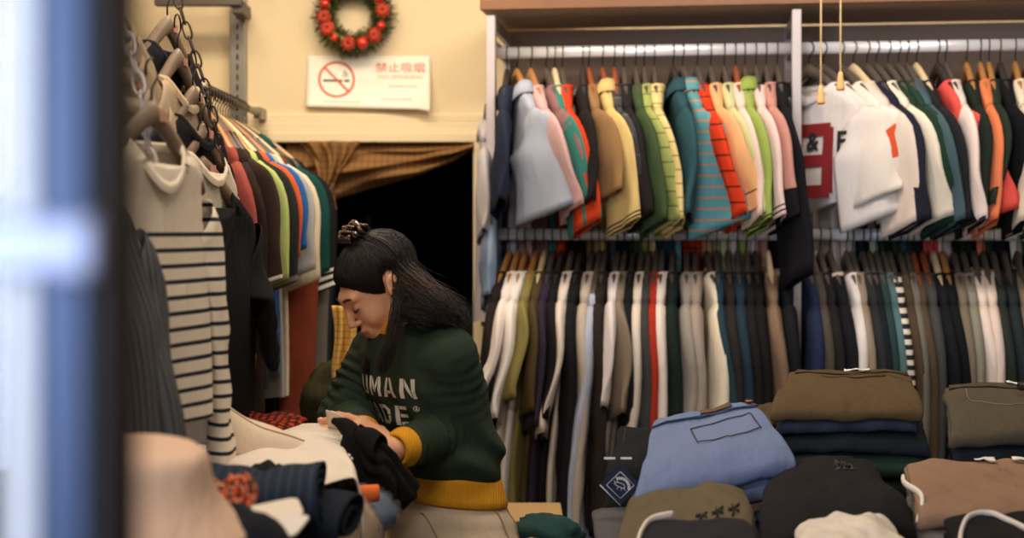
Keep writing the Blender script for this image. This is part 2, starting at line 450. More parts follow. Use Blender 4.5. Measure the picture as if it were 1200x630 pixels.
def make_garment(name, label, cat, mat, loc, rz, kind='tee', L=.68, w=.225, t=.014, sl=None, sw=None, drift=.03, phi=25, phi_end=None,
                 out=.02, hook=.075, collar=None, cuff=None, cuff_h=.045, hem=None, seed=0, group=None, fold=.010, sleeve_mat=None, far=True,
                 cuff_stripes=None, placket=False, neck=.115, neck_d=.05, back=.0, rot=None, lean=0, half=.205, flare=0, dz=0, lowband=None, swing=0, tuck=None, rowseed=None):
    """a shirt hanging on a hanger: origin on the rail, +x towards the shopper, z up; body tube, two sleeves, neckband or collar"""
    T = thing(name, label, cat, loc, rz, group, rot=rot)
    q = random.Random(seed*31+5)
    q2 = random.Random(rowseed if rowseed is not None else seed*7+1)
    p1, p2, p3 = q2.uniform(0, 6)+q.uniform(-.4, .4), q2.uniform(0, 6)+q.uniform(-.5, .5), q2.uniform(0, 6)+q.uniform(-.4, .4)
    k1, k2 = q2.uniform(16, 24), q2.uniform(30, 44)
    zt = -hook-.064+dz
    def W(z):
        d = zt-z
        return interp([(0, neck), (.012, neck+.017), (.026, .15), (.042, .18), (.06, half), (.095, half+.006), (.2, w*.97), (.45, w), (.7, w+flare), (1.2, w+flare*1.6)], d)
    def fo(x, z):
        d = zt-z; A = fold*sstep(.03, .3, d)*(1+.9*sstep(.2, .7, d))
        return A*(math.sin(k1*x+p1+2.5*z)+.55*math.sin(k2*x+p2-3*z))+.006*math.sin(9*z+p3)*sstep(.05, .3, d)+lean*d+back*sstep(0, .4, d)*x
    def Th(z):
        d = zt-z
        return interp([(0, .030), (.03, .026), (.08, .020), (.2, t*1.1), (.7, t*1.2)], d)
    NR, NL = 28, 26
    levels = [zt-.001]+[zt-L*(i/NL)**1.25 for i in range(1, NL+1)]
    levels = sorted(set([zt, zt-.012, zt-.03, zt-.05, zt-.07, zt-.095]+levels[4:]), reverse=True)
    rr = []
    for li, z in enumerate(levels):
        wz, tz = W(z), Th(z); ring = []
        d = zt-z
        for k in range(NR):
            a = 2*PI*k/NR; ca, sa = math.cos(a), math.sin(a)
            x = wz*math.copysign(abs(ca)**.75, ca); y = tz*math.copysign(abs(sa)**.6, sa)
            y += fo(x, z)
            zz = z
            if d < .02 and sa < 0: zz -= neck_d*(1-(x/neck)**2 if abs(x) < neck else 0)*(1-d/.02)    # scooped front neck (front faces -y)
            if d > L-.01: zz += .006*math.sin(7*x/w+p2)
            if tuck:
                xm = lerp(wz, tuck[2], sstep(tuck[0], tuck[1], d)); x = -wz+(x+wz)*(xm+wz)/(2*wz)
            ring.append(Vector((x, y, zz)))
        rr.append(ring)
    body = MB().rings(rr, cap=(False, False)).build('body', mat, T)
    def front(x, z, off=.003):
        wz = max(W(z), abs(x)+1e-4)
        return Vector((x, -Th(z)*max(0, 1-(abs(x)/wz)**2.67)**.3+fo(x, z)-off, z))
    T['_f'] = 0
    if hem:
        hr = []
        for dz_ in (-.002, .0, .045, .05):
            z = zt-L+dz_; wz, tz = W(z)+.0015-(.012 if dz_ < .03 else 0), Th(z)+.002
            hr.append([Vector((wz*math.copysign(abs(math.cos(a))**.75, math.cos(a)), tz*math.copysign(abs(math.sin(a))**.6, math.sin(a))+fo(wz*math.copysign(abs(math.cos(a))**.75, math.cos(a)), z), z)) for a in [2*PI*k/NR for k in range(NR)]])
        MB().rings(hr, cap=(False, False)).build('hem_band', hem, T)
    if lowband:
        lm, z0, z1 = lowband; hr = []
        for i in range(7):
            z = zt-lerp(z0, z1, i/6); wz, tz = W(z)+.002, Th(z)+.002
            hr.append([Vector((wz*math.copysign(abs(math.cos(a))**.75, math.cos(a)), tz*math.copysign(abs(math.sin(a))**.6, math.sin(a))+fo(wz*math.copysign(abs(math.cos(a))**.75, math.cos(a)), z), z)) for a in [2*PI*k/NR for k in range(NR)]])
        MB().rings(hr, cap=(False, False)).build('chest_band', lm, T)
    long_ = kind in ('long', 'hood')
    sl = sl or (.56 if long_ else .19); sw = sw or ((.078, .05) if long_ else (.092, .083))
    phi_end = phi if phi_end is None else phi_end
    for sgn_ in ((1, -1) if far else (1,)):
        sr = []; n = 16; NS = 18 if long_ else (56 if (cuff_stripes or cuff) else 14)
        dr = drift if sgn_ > 0 else drift*.3
        pa = [Vector((.176, fo(.172, zt-.11), zt-.118))]
        x, z = pa[0].x, pa[0].z; tot = sl+.06; dirs = [Vector((.75, 0, -.66))]
        for i in range(1, NS+1):
            s = i/NS*tot
            ang = lerp(R(41), R(90-out*60), sstep(.0, .16, s))
            x += math.cos(ang)*tot/NS; z -= math.sin(ang)*tot/NS
            y = fo(.172, zt-.11)+dr*sstep(0, 1, s/tot)*(1 if not long_ else 1)+lean*(s)+swing*math.sin(PI*s/tot)
            pa.append(Vector((x, y, z)))
        ring_pts = []
        for i, p in enumerate(pa):
            d = (pa[min(i+1, NS)]-pa[max(i-1, 0)]).normalized(); s = i/NS
            mj = Vector((-d.z, 0, d.x)).normalized(); ny = d.cross(mj)*-1
            ny = Vector((0, 1, 0))-d*d.y; ny.normalize(); mj = ny.cross(d); mj.normalize()
            if mj.x < 0: mj = -mj
            f = R(lerp(phi*sstep(0, .35, s), phi_end, sstep(.35, 1, s)))
            M1 = mj*math.cos(f)+ny*math.sin(f); M2 = ny*math.cos(f)-mj*math.sin(f)
            aw = lerp(sw[0], sw[1], sstep(0, 1, s))*(.72+.28*sstep(0, .2, s)); at_ = lerp(.024, .016, s) if not long_ else lerp(.024, .02, s)
            if long_: at_ += .004*math.sin(s*26+p1)*sstep(.2, .5, s)
            ring = []
            for k in range(n):
                a = 2*PI*k/n; ca, sa = math.cos(a), math.sin(a)
                wob = (.0065*math.sin(4.2*ca+s*5+p2+seed)+.003*math.sin(9*ca-s*8+p1))*sstep(.12, .6, s)*(.55 if long_ else 1)
                v = p+M1*(aw*ca)+M2*(at_*math.copysign(abs(sa)**(1.25 if not long_ else 1.0), sa)+wob)
                if not long_: v.z += .03*ca*sstep(.6, 1, s)*(1 if sgn_ > 0 else .5)
                ring.append(Vector((v.x*sgn_, v.y, v.z)))
            sr.append(ring)
        sm = sleeve_mat or mat
        bands = list(cuff_stripes or [])
        if cuff and not long_: bands.append((1-cuff_h/tot, 1.01, cuff))
        mb_ = MB().rings(sr, cap=(False, False))
        for fi in range(len(mb_.f)):
            sc_ = (fi//n+.5)/NS
            for bi, (s0, s1, bm_) in enumerate(bands):
                if s0 <= sc_ <= s1: mb_.mi[fi] = bi+1
        slv = mb_.build('sleeve', [sm]+[b_[2] for b_ in bands], T, solid=.0015)
        def ringat(s, off):
            f_ = s*NS; i = min(NS-1, int(f_)); fr = f_-i; c = Vector((0, 0, 0)); r_ = []
            pts = [a.lerp(b, fr) for a, b in zip(sr[i], sr[i+1])]
            for p in pts: c += p/n
            return [p+(p-c).normalized()*off for p in pts]
        if cuff and long_:
            h = cuff_h/tot
            MB().rings([ringat(1-h, -.001), ringat(1-h*.95, .003), ringat(1-h*.5, .001), ringat(1-h*.04, .002), ringat(1, -.004)], cap=(False, False)).build('cuff', cuff, slv)
    # neck
    def neckring(off, up, ex=1.0):
        r_ = []
        for k in range(24):
            a = 2*PI*k/24; x = neck*ex*math.cos(a); sa = math.sin(a)
            y = (.030+off)*math.copysign(abs(sa)**.7, sa)+fo(x, zt)
            zz = zt+up-(neck_d*(1-math.cos(a)**2) if sa < 0 else 0)
            r_.append(Vector((x*(1+off*4), y, zz)))
        return r_
    if collar == 'polo':
        cm = sleeve_mat or mat
        MB().rings([neckring(.001, -.004), neckring(.000, .022, .82), neckring(.004, .028, .84), neckring(.012, .012, 1.0), neckring(.02, -.014, 1.18)], cap=(False, False)).build('collar', mat, T, solid=.0015)
        m = MB().grid(lambda u, v: front(lerp(-.016, .016, u), zt-neck_d-.005-.13*v, .003), 4, 8); pk = m.build('placket', mat, T)
        m = MB()
        for j in range(3): m.lathe([(.0045, 0), (.0045, .002)], 10, Matrix.Translation(front(0, zt-neck_d-.03-.04*j, .005)) @ Matrix.Rotation(R(90), 4, 'X'))
        m.build('buttons', plain('button_pale', (205, 198, 185), .4), pk)
    elif kind == 'hood':
        rr = []
        for i in range(13):
            s = i/12
            wx = interp([(0, .05), (.25, .085), (.6, .085), (.9, .05), (1, .02)], s); ty = interp([(0, .035), (.2, .052), (.6, .046), (1, .012)], s)
            c = Vector((0, fo(0, zt)+.014+.05*sstep(0, .4, s), zt+.012-.22*s))
            rr.append([c+Vector((wx*math.cos(2*PI*k/18), ty*math.sin(2*PI*k/18)+.006*math.sin(k*1.6+s*9), .012*math.sin(k*.9+s*5))) for k in range(18)])
        MB().rings(rr).build('hood', mat, T)
        MB().rings([neckring(.006, -.02, .95), neckring(.008, .008, .72), neckring(.012, .018, .66), neckring(.018, .004, .78), neckring(.014, -.03, .98)], cap=(False, False)).build('hood_opening', mat, T, solid=.002)
    else:
        cm = collar if collar else mat
        MB().rings([neckring(.002, -.008), neckring(.004, .002, .98), neckring(.002, .010, .93), neckring(-.003, .006, .9), neckring(-.004, -.006, .92)], cap=(False, False)).build('neckband', cm, T)
    if placket:
        m = MB().grid(lambda u, v: front(lerp(-.015, .015, u), zt-neck_d-.005-(L-.05)*v, .003), 4, 16); pk = m.build('placket', mat, T)
        m = MB()
        for j in range(7): m.lathe([(.005, 0), (.005, .002)], 10, Matrix.Translation(front(0, zt-neck_d-.03-.085*j, .005)) @ Matrix.Rotation(R(90), 4, 'X'))
        m.build('buttons', plain('button_pale', (205, 198, 185), .4), pk)
    del T['_f']
    return T, front, zt

# ================================================================ the wall rack
RX0, RY0, RSL = -.035, 4.45, -.126
RYAW = math.atan(RSL)
def railpt(px, z):
    Y = (RY0+RSL*-RX0)/(1-RSL*(px-600)/F)
    return Vector(((px-600)/F*Y, Y, z))
RE = Vector((math.cos(RYAW), math.sin(RYAW), 0)); RN = Vector((math.sin(RYAW), -math.cos(RYAW), 0))
RM = Matrix(((RE.x, -RN.x, 0, 0), (RE.y, -RN.y, 0, 0), (0, 0, 1, 0), (0, 0, 0, 1)))      # rack local: x along, y to the wall
ZU, ZL = 2.103, 1.536
rack = thing('clothes_rack', 'tall pale steel wall rack with two chrome rails per bay and wooden top', 'clothes rack', railpt(578, 0), RYAW)
lilac = plain('pale_steel', (196, 186, 186), .42, .25, var=.06)
chrome = plain('chrome', (244, 244, 248), .30, .35, bump=.03, bscale=25)
woodm = plain('brown_wood', (128, 86, 54), .5, bump=.15, bscale=20, var=.15)
panel = plain('tan_panel', (172, 150, 132), .6, var=.08, bump=.05)
def rl(px): return (railpt(px, 0)-railpt(578, 0)).length*(1 if px > 578 else -1)
posts = [rl(580), rl(931), rl(1262)]
for i, x in enumerate(posts):
    p = MB().box((x-.014, -.10, 0), (x+.014, -.06, 2.19)).build('post', lilac, rack, smooth=False, bevel=.003)
    MB().box((x-.012, .29, 0), (x+.012, .33, 2.19)).build('rear_post', lilac, rack, smooth=False, bevel=.003)
    MB().box((x-.008, -.06, 2.15), (x+.008, .29, 2.19)).build('side_arm', lilac, rack, smooth=False)
    for z in (ZU, ZL): MB().box((x-.006, -.07, z-.02), (x+.006, .29, z+.02)).build('rail_bracket', lilac, rack, smooth=False, bevel=.002)
for x0, x1 in zip(posts, posts[1:]):
    for z in (ZU, ZL):
        m = MB(); mm = 18
        m.rings([[Vector((xx, .010*math.cos(2*PI*k/mm), z-.018+.0185*math.sin(2*PI*k/mm))) for k in range(mm)] for xx in (x0+.007, x1-.007)])
        m.build('rail', chrome, rack)
MB().box((posts[0]-.03, -.100, 2.206), (posts[2]+.03, .335, 2.232)).build('top_board', plain('board_grey', (176, 158, 140), .6, var=.06), rack, smooth=False)
MB().box((posts[0]-.03, -.118, 2.202), (posts[2]+.03, -.1005, 2.236)).build('board_edge', woodm, rack, smooth=False, bevel=.003)
MB().box((posts[0]-.012, .335, .05), (posts[2]+.012, .35, 2.2)).build('back_panel', panel, rack, smooth=False)
m = MB(); m.box((posts[0], .30, 1.98), (posts[2], .334, 2.0)); m.box((posts[0], .30, .3), (posts[2], .334, .32)); m.build('cross_bar', lilac, rack, smooth=False)

G = {}   # colour table (albedo, sRGB)
black = (26, 25, 27); navy = (28, 32, 46)
def rackrow(bay, z, rows, zone):
    n = len(rows)
    for i, r in enumerate(rows):
        px, short, col, o = r[0], r[1], r[2], dict(r[3])
        hm = o.pop('h', hang_grey); yaw = o.pop('yaw', 6); cat = o.pop('cat', 'shirt'); nm = o.pop('name', 'hanging_shirt'); mk = o.pop('mk', {})
        decal = o.pop('decal', None); lab = o.pop('lab', None)
        loc = railpt(px, z); rz = math.atan2(RN.y, RN.x)+R(yaw)
        lab = lab or f'{short} on the {zone} rail'
        hname = short
        make_hanger(o.pop('hl', None) or f'hanger of the {hname}', mat=hm, loc=loc, rz=rz, half=.188, thick=.010, group=f'hangers on the {zone} rail')
        mat = cloth(col, **mk)
        if z > 1.8:
            o.setdefault('tuck', (.27, .375, -.03))
            if o.get('sl', .2) < .4: o['sl'] = min(.27, o.get('sl', .25)*.84)
        T, front, zt = make_garment(nm, lab, cat, mat, loc, rz, rowseed=hash_(zone), seed=hash_(zone)+i, group=f'clothes on the {zone} rail', **o)
        if decal: decal(T, front, zt)
def hash_(s): return sum(ord(c)*(i+1) for i, c in enumerate(s)) % 97

def nine_decal(T, front, zt):
    redn = plain('athletic_red', (136, 26, 32), .85); bl = plain('print_black', (28, 26, 28), .85)
    def patch(cells, mat, name, off):
        m = MB()
        for (x0, z0, x1, z1) in cells:
            nu = max(1, int(abs(x1-x0)/.008)); nv = max(1, int(abs(z1-z0)/.01))
            m.grid(lambda u, v: front(lerp(x0, x1, u), lerp(z0, z1, v), off), nu, nv)
        return m.build(name, mat, T)
    X, Z = .046, zt-.225                       # centre of the 9
    a, b, s = .08, .112, .039
    cells = [(X-a+.012, Z+b-s, X+a-.012, Z+b), (X-a, Z-.0, X-a+s, Z+b-.014), (X+a-s, Z-b+.014, X+a, Z+b-.014), (X-a+.012, Z-.018, X+a-s, Z+.018), (X-a+.012, Z-b, X+a-.012, Z-b+s), (X-a, Z-b+.012, X-a+s, Z-b+.06)]
    patch(cells, redn, 'numeral_nine', .004)
    def glyph(ch, size, x, z, mat, nm):
        o = text_mesh(ch, size, Matrix.Identity(4), nm, mat, T, depth=0, bold=.002)
        for v in o.data.vertices: v.co = front(x+v.co.x, z+v.co.y, .0065)
    glyph('&', .075, X+.002, Z+.055, bl, 'ampersand')
    glyph('F', .085, X+.112, Z+.05, bl, 'letter')
def tiny_mark(T, front, zt): pass

S = lambda **k: k
U1 = [
 (594, 'dark navy short-sleeved shirt nearest the left post', (36, 44, 62), S(yaw=4, drift=-.01, phi=10, h=hang_dark)),
 (606, 'pale blue-grey polo shirt with wide draped sleeve', (170, 176, 192), S(yaw=20, drift=.03, phi=48, collar='polo', sw=(.10, .10), sl=.27, h=hang_wood, t=.02, fold=.014, hl='tan wooden hanger of the pale blue-grey polo shirt')),
 (622, 'pale pink short-sleeved shirt beside the blue-grey polo', (206, 168, 166), S(yaw=18, drift=.075, phi=9, sl=.27, h=hang_wood)),
 (640, 'mauve brown short-sleeved shirt beside the pale pink one', (140, 104, 106), S(yaw=17, drift=.07, phi=12, sl=.25)),
 (650, 'teal green short-sleeved shirt', (56, 124, 114), S(yaw=12, drift=.06, phi=26, sl=.33, h=hang_pale, hl='white hanger of the teal green shirt')),
 (659, 'orange-red short-sleeved shirt beside the teal one', (206, 66, 34), S(yaw=10, drift=.045, phi=26, sl=.37)),
 (683, 'black short-sleeved shirt before the gap in the hangers', (34, 30, 30), S(yaw=6, drift=.0, phi=15, h=hang_dark)),
 (690, 'khaki brown short-sleeved shirt', (146, 112, 76), S(yaw=10, drift=.015, phi=34, sl=.22, sw=(.09, .095), h=hang_red, hl='reddish wooden hanger of the khaki brown shirt')),
 (706, 'straw yellow polo with dark lines at the cuffs', (214, 186, 122), S(yaw=10, drift=.035, phi=30, sl=.32, collar='polo', cuff_stripes=[(.93, .95, cloth((50, 44, 40))), (.965, .985, cloth((50, 44, 40)))], h=hang_red, hl='reddish wooden hanger of the straw yellow polo')),
 (720, 'charcoal checked short-sleeved shirt', (72, 72, 74), S(yaw=6, drift=.05, phi=24, sl=.25, mk=S(plaid=[((112, 110, 108), .06, .12, 'z', .6), ((40, 40, 42), .05, .3, 'x', .6)]), h=hang_red, hl='reddish wooden hanger of the charcoal checked shirt')),
 (731, 'black-brown short-sleeved shirt', (38, 34, 36), S(yaw=6, drift=.03, phi=20, sl=.3)),
 (745, 'dark olive green short-sleeved shirt behind the lime striped one', (64, 82, 52), S(yaw=6, drift=.03, phi=24, sl=.33)),
 (755, 'lime green short-sleeved shirt with thin dark stripes', (160, 168, 98), S(yaw=5, drift=.05, phi=27, sl=.32, mk=S(stripe=((104, 112, 60), .042, .1, 'z')))),
 (767, 'pale straw short-sleeved shirt with thin brown stripes', (222, 200, 138), S(yaw=4, drift=.045, phi=20, sl=.36, mk=S(stripe=((150, 124, 76), .04, .1, 'z')))),
 (789, 'deep petrol blue shirt with turned collar', (44, 78, 88), S(yaw=10, drift=-.01, phi=7, sl=.3, collar='polo', h=hang_dark, hl='dark hanger with pale sticker of the petrol blue shirt')),
 (800, 'turquoise polo with thin orange stripes', (92, 152, 162), S(yaw=14, drift=.05, phi=46, sl=.33, collar='polo', sw=(.09, .1), mk=S(stripe=((196, 126, 88), .032, .16, 'z')))),
 (817, 'bright red short-sleeved shirt with dark stripes', (216, 62, 30), S(yaw=9, drift=.07, phi=8, sl=.3, mk=S(stripe=((98, 34, 26), .045, .12, 'z')))),
 (833, 'peach short-sleeved shirt with small dark mark on the sleeve', (226, 172, 120), S(yaw=6, drift=.07, phi=25, sl=.28, cuff_stripes=[(.80, .815, cloth((60, 50, 46)))])),
 (849, 'pale yellow-green short-sleeved shirt', (198, 196, 146), S(yaw=4, drift=.06, phi=22, sl=.3)),
 (862, 'blush white short-sleeved shirt left of the bright lime polo', (226, 200, 186), S(yaw=3, drift=.03, phi=16, sl=.31, h=hang_red, hl='reddish hanger of the blush white shirt')),
 (873, 'bright lime polo with dark piping at the hem', (146, 166, 82), S(yaw=2, drift=.025, phi=22, sl=.32, collar='polo', cuff_stripes=[(.965, .985, cloth((50, 60, 36)))])),
 (886, 'blush white polo with black lined cuffs', (224, 196, 190), S(yaw=2, drift=.03, phi=20, sl=.31, cuff_stripes=[(.9, .915, cloth(black)), (.945, .96, cloth(black))], collar=cloth(black))),
 (898, 'dusty pink shirt with black lower sleeve', (190, 138, 126), S(yaw=2, drift=.03, phi=22, sl=.31, cuff=cloth(black), cuff_h=.10)),
 (911, 'long black shirt next to the middle post', (24, 24, 29), S(yaw=2, drift=.03, phi=26, sl=.42, L=.72, t=.022)),
]
rackrow('U1', ZU, U1, 'upper left')
white = (232, 224, 216)
U2 = [
 (948, 'white sports shirt with big red number nine', (222, 214, 210), S(yaw=40, drift=.02, phi=30, sl=.29, sw=(.10, .115), t=.024, fold=.006, decal=nine_decal, L=.66, tuck=(.33, .385, -.03), h=hang_grey, out=.12)),
 (964, 'plain white short-sleeved shirt behind the number nine one', (226, 216, 206), S(yaw=34, drift=.0, phi=24, sl=.22)),
 (985, 'white shirt with orange bands on the sleeve', (232, 220, 210), S(yaw=27, drift=.04, phi=18, sl=.27, cuff_stripes=[(.22, .44, cloth((216, 88, 50))), (.72, .92, cloth((216, 88, 50)))])),
 (1000, 'cream long-hanging shirt beside the orange banded one', (222, 206, 192), S(yaw=22, drift=.03, phi=16, sl=.36, h=hang_pale, hl='pale wooden hanger of the cream shirt')),
 (1016, 'navy short-sleeved shirt between two cream ones', (34, 36, 50), S(yaw=18, drift=.02, phi=16, sl=.33)),
 (1027, 'ivory short-sleeved shirt with a wide curved sleeve', (232, 220, 198), S(yaw=18, drift=.055, phi=20, sl=.31)),
 (1041, 'bottle green short-sleeved shirt', (32, 56, 42), S(yaw=14, drift=.06, phi=22, sl=.36)),
 (1053, 'forest green shirt right of the bottle green one', (38, 62, 48), S(yaw=12, drift=.06, phi=22, sl=.38)),
 (1063, 'slate blue short-sleeved shirt', (70, 92, 100), S(yaw=9, drift=.05, phi=14, sl=.36)),
 (1074, 'charcoal black shirt left of the coral one', (36, 36, 38), S(yaw=9, drift=.03, phi=20, sl=.38, h=hang_pale, hl='pale wooden hanger of the charcoal black shirt')),
 (1099, 'coral red short-sleeved shirt with a wide sleeve', (232, 88, 78), S(yaw=8, drift=.045, phi=46, sl=.29, sw=(.085, .115), h=hang_dark)),
 (1108, 'shell white short-sleeved shirt behind the coral one', (234, 214, 204), S(yaw=4, drift=.02, phi=5, sl=.33)),
 (1133, 'green-black short-sleeved shirt', (32, 40, 34), S(yaw=-2, drift=-.03, phi=20, sl=.36, h=hang_wood, hl='tan wooden hanger of the green-black shirt')),
 (1149, 'apricot orange short-sleeved shirt', (226, 126, 82), S(yaw=-4, drift=-.02, phi=18, sl=.34, h=hang_wood, hl='tan wooden hanger of the apricot shirt')),
 (1159, 'dark spruce green short-sleeved shirt', (40, 50, 40), S(yaw=-5, drift=-.05, phi=24, sl=.27, h=hang_wood, hl='tan wooden hanger of the spruce green shirt')),
 (1172, 'wide black shirt near the right edge', (22, 22, 25), S(yaw=-3, drift=.02, phi=30, sl=.36, t=.03, h=hang_dark)),
 (1190, 'cream white shirt at the right edge', (228, 214, 190), S(yaw=-6, drift=-.02, phi=14, sl=.33, h=hang_wood, hl='tan wooden hanger of the cream white shirt at the edge')),
 (1203, 'dark green shirt cut off by the right edge', (40, 58, 44), S(yaw=-4, drift=-.01, phi=20, sl=.33, h=hang_wood, hl='tan wooden hanger cut off by the right edge')),
]
rackrow('U2', ZU, U2, 'upper right')
LG = dict(kind='long')
def ls(**k): return dict(dict(kind='long', L=.74, sl=.60), **k)
def ts(**k): return dict(dict(kind='tee', L=.76), **k)
def hd(**k): return dict(dict(kind='hood', L=.70, sl=.60, name='hanging_hoodie', cat='hoodie'), **k)
L1 = [
 (597, 'black-brown long sleeve top nearest the doorway', (36, 30, 28), ls(yaw=-6, drift=-.10, phi=26, h=hang_wood, hl='shiny tan hanger of the black-brown top')),
 (607, 'white tee with small red print on the sleeve', (232, 222, 216), ts(yaw=-5, drift=-.09, phi=16, sl=.30, L=.78, h=hang_wood, hl='shiny tan hanger of the white tee', cuff_stripes=[(.80, .82, cloth((190, 70, 54)))])),
 (616, 'bright white long tee beside the olive yellow one', (234, 228, 224), ts(yaw=-4, drift=-.05, phi=16, sl=.28, h=hang_wood, hl='tan hanger of the bright white tee')),
 (628, 'olive yellow tee with a wide sleeve', (134, 124, 74), ts(yaw=-4, drift=-.06, phi=32, sl=.22, sw=(.09, .1), L=.74, h=hang_wood, hl='tan hanger of the olive yellow tee')),
 (638, 'dark olive brown tee', (78, 66, 42), ts(yaw=-3, drift=-.02, phi=22, sl=.26, L=.74, h=hang_pale, hl='pale hanger of the dark olive brown tee')),
 (648, 'dark purple tee', (52, 42, 60), ts(yaw=-3, drift=-.03, phi=20, sl=.30)),
 (658, 'black tee right of the purple one', (28, 26, 30), ts(yaw=-3, drift=-.03, phi=20, sl=.28, h=hang_dark)),
 (670, 'white draped tee with a crumpled sleeve', (226, 212, 200), ts(yaw=-4, drift=-.06, phi=20, sl=.32, sw=(.09, .085), L=.78)),
 (680, 'black shirt left of the oatmeal sweatshirt', (27, 27, 32), ls(yaw=-3, drift=-.02, phi=18, h=hang_dark)),
 (694, 'oatmeal grey sweatshirt with a ribbed cuff', (184, 172, 158), ls(yaw=-3, drift=-.03, phi=22, L=.66, sl=.68, cuff='rib', mk=S(heather=.2))),
 (703, 'pale blue shirt behind the oatmeal sweatshirt', (170, 178, 200), ls(yaw=-3, drift=-.07, phi=10, L=.78, dz=-.01)),
 (709, 'espresso brown sweatshirt', (44, 37, 34), ls(yaw=-2, drift=.0, phi=22)),
 (724, 'white tee behind the taupe one', (222, 214, 214), ts(yaw=-2, drift=-.03, phi=12, sl=.24)),
 (732, 'taupe short-sleeved tee', (134, 120, 104), ts(yaw=-2, drift=-.01, phi=28, sl=.26, L=.72)),
 (742, 'ink black long sleeve top', (27, 29, 34), ls(yaw=-2, drift=.0, phi=20, h=hang_dark)),
 (752, 'ivory long sleeve top', (222, 208, 194), ls(yaw=-2, drift=-.04, phi=14)),
 (760, 'charcoal grey long sleeve top', (62, 62, 64), ls(yaw=-1, drift=-.01, phi=20)),
 (769, 'red-orange long sleeve top', (166, 50, 34), ls(yaw=-1, drift=-.02, phi=14)),
 (776, 'white ribbed top right of the red one', (228, 216, 206), ls(yaw=-1, drift=-.01, phi=16, mk=S(rib=.016))),
 (788, 'green-black long sleeve top', (28, 38, 36), ls(yaw=0, drift=-.005, phi=22)),
 (805, 'stone grey heather sweatshirt', (150, 142, 134), ls(yaw=0, drift=-.02, phi=28, mk=S(heather=.22))),
 (815, 'warm grey heather cardigan', (160, 148, 136), ls(yaw=0, drift=.0, phi=20, mk=S(heather=.22))),
 (828, 'cream buttoned long sleeve shirt', (230, 218, 196), ls(yaw=8, drift=-.01, phi=16, placket=True)),
 (840, 'dark teal long sleeve top', (38, 62, 72), ls(yaw=1, drift=.05, phi=26)),
 (853, 'dark umber long sleeve top', (44, 40, 38), ls(yaw=1, drift=.01, phi=20)),
 (864, 'deep blue long sleeve top', (36, 54, 68), ls(yaw=1, drift=.0, phi=22)),
 (875, 'soft black long sleeve top', (30, 28, 30), ls(yaw=1, drift=.0, phi=20)),
 (885, 'jet black top left of the tan hoodie', (26, 25, 27), ls(yaw=1, drift=.0, phi=20, h=hang_dark)),
 (900, 'tan brown ribbed hoodie on a pale hanger', (128, 104, 84), hd(yaw=2, drift=.015, phi=26, phi_end=34, h=hang_pale, hl='pale hanger of the tan brown hoodie', mk=S(rib=.02), t=.02)),
 (917, 'black top squeezed against the middle post', (25, 26, 30), ls(yaw=2, drift=.0, phi=16, h=hang_dark)),
]
for r in L1 :
    if r[3].get('cuff') == 'rib': r[3]['cuff'] = cloth((176, 164, 150), rib=.006, heather=.2); r[3]['cuff_h'] = .075
rackrow('L1', ZL, L1, 'lower left')
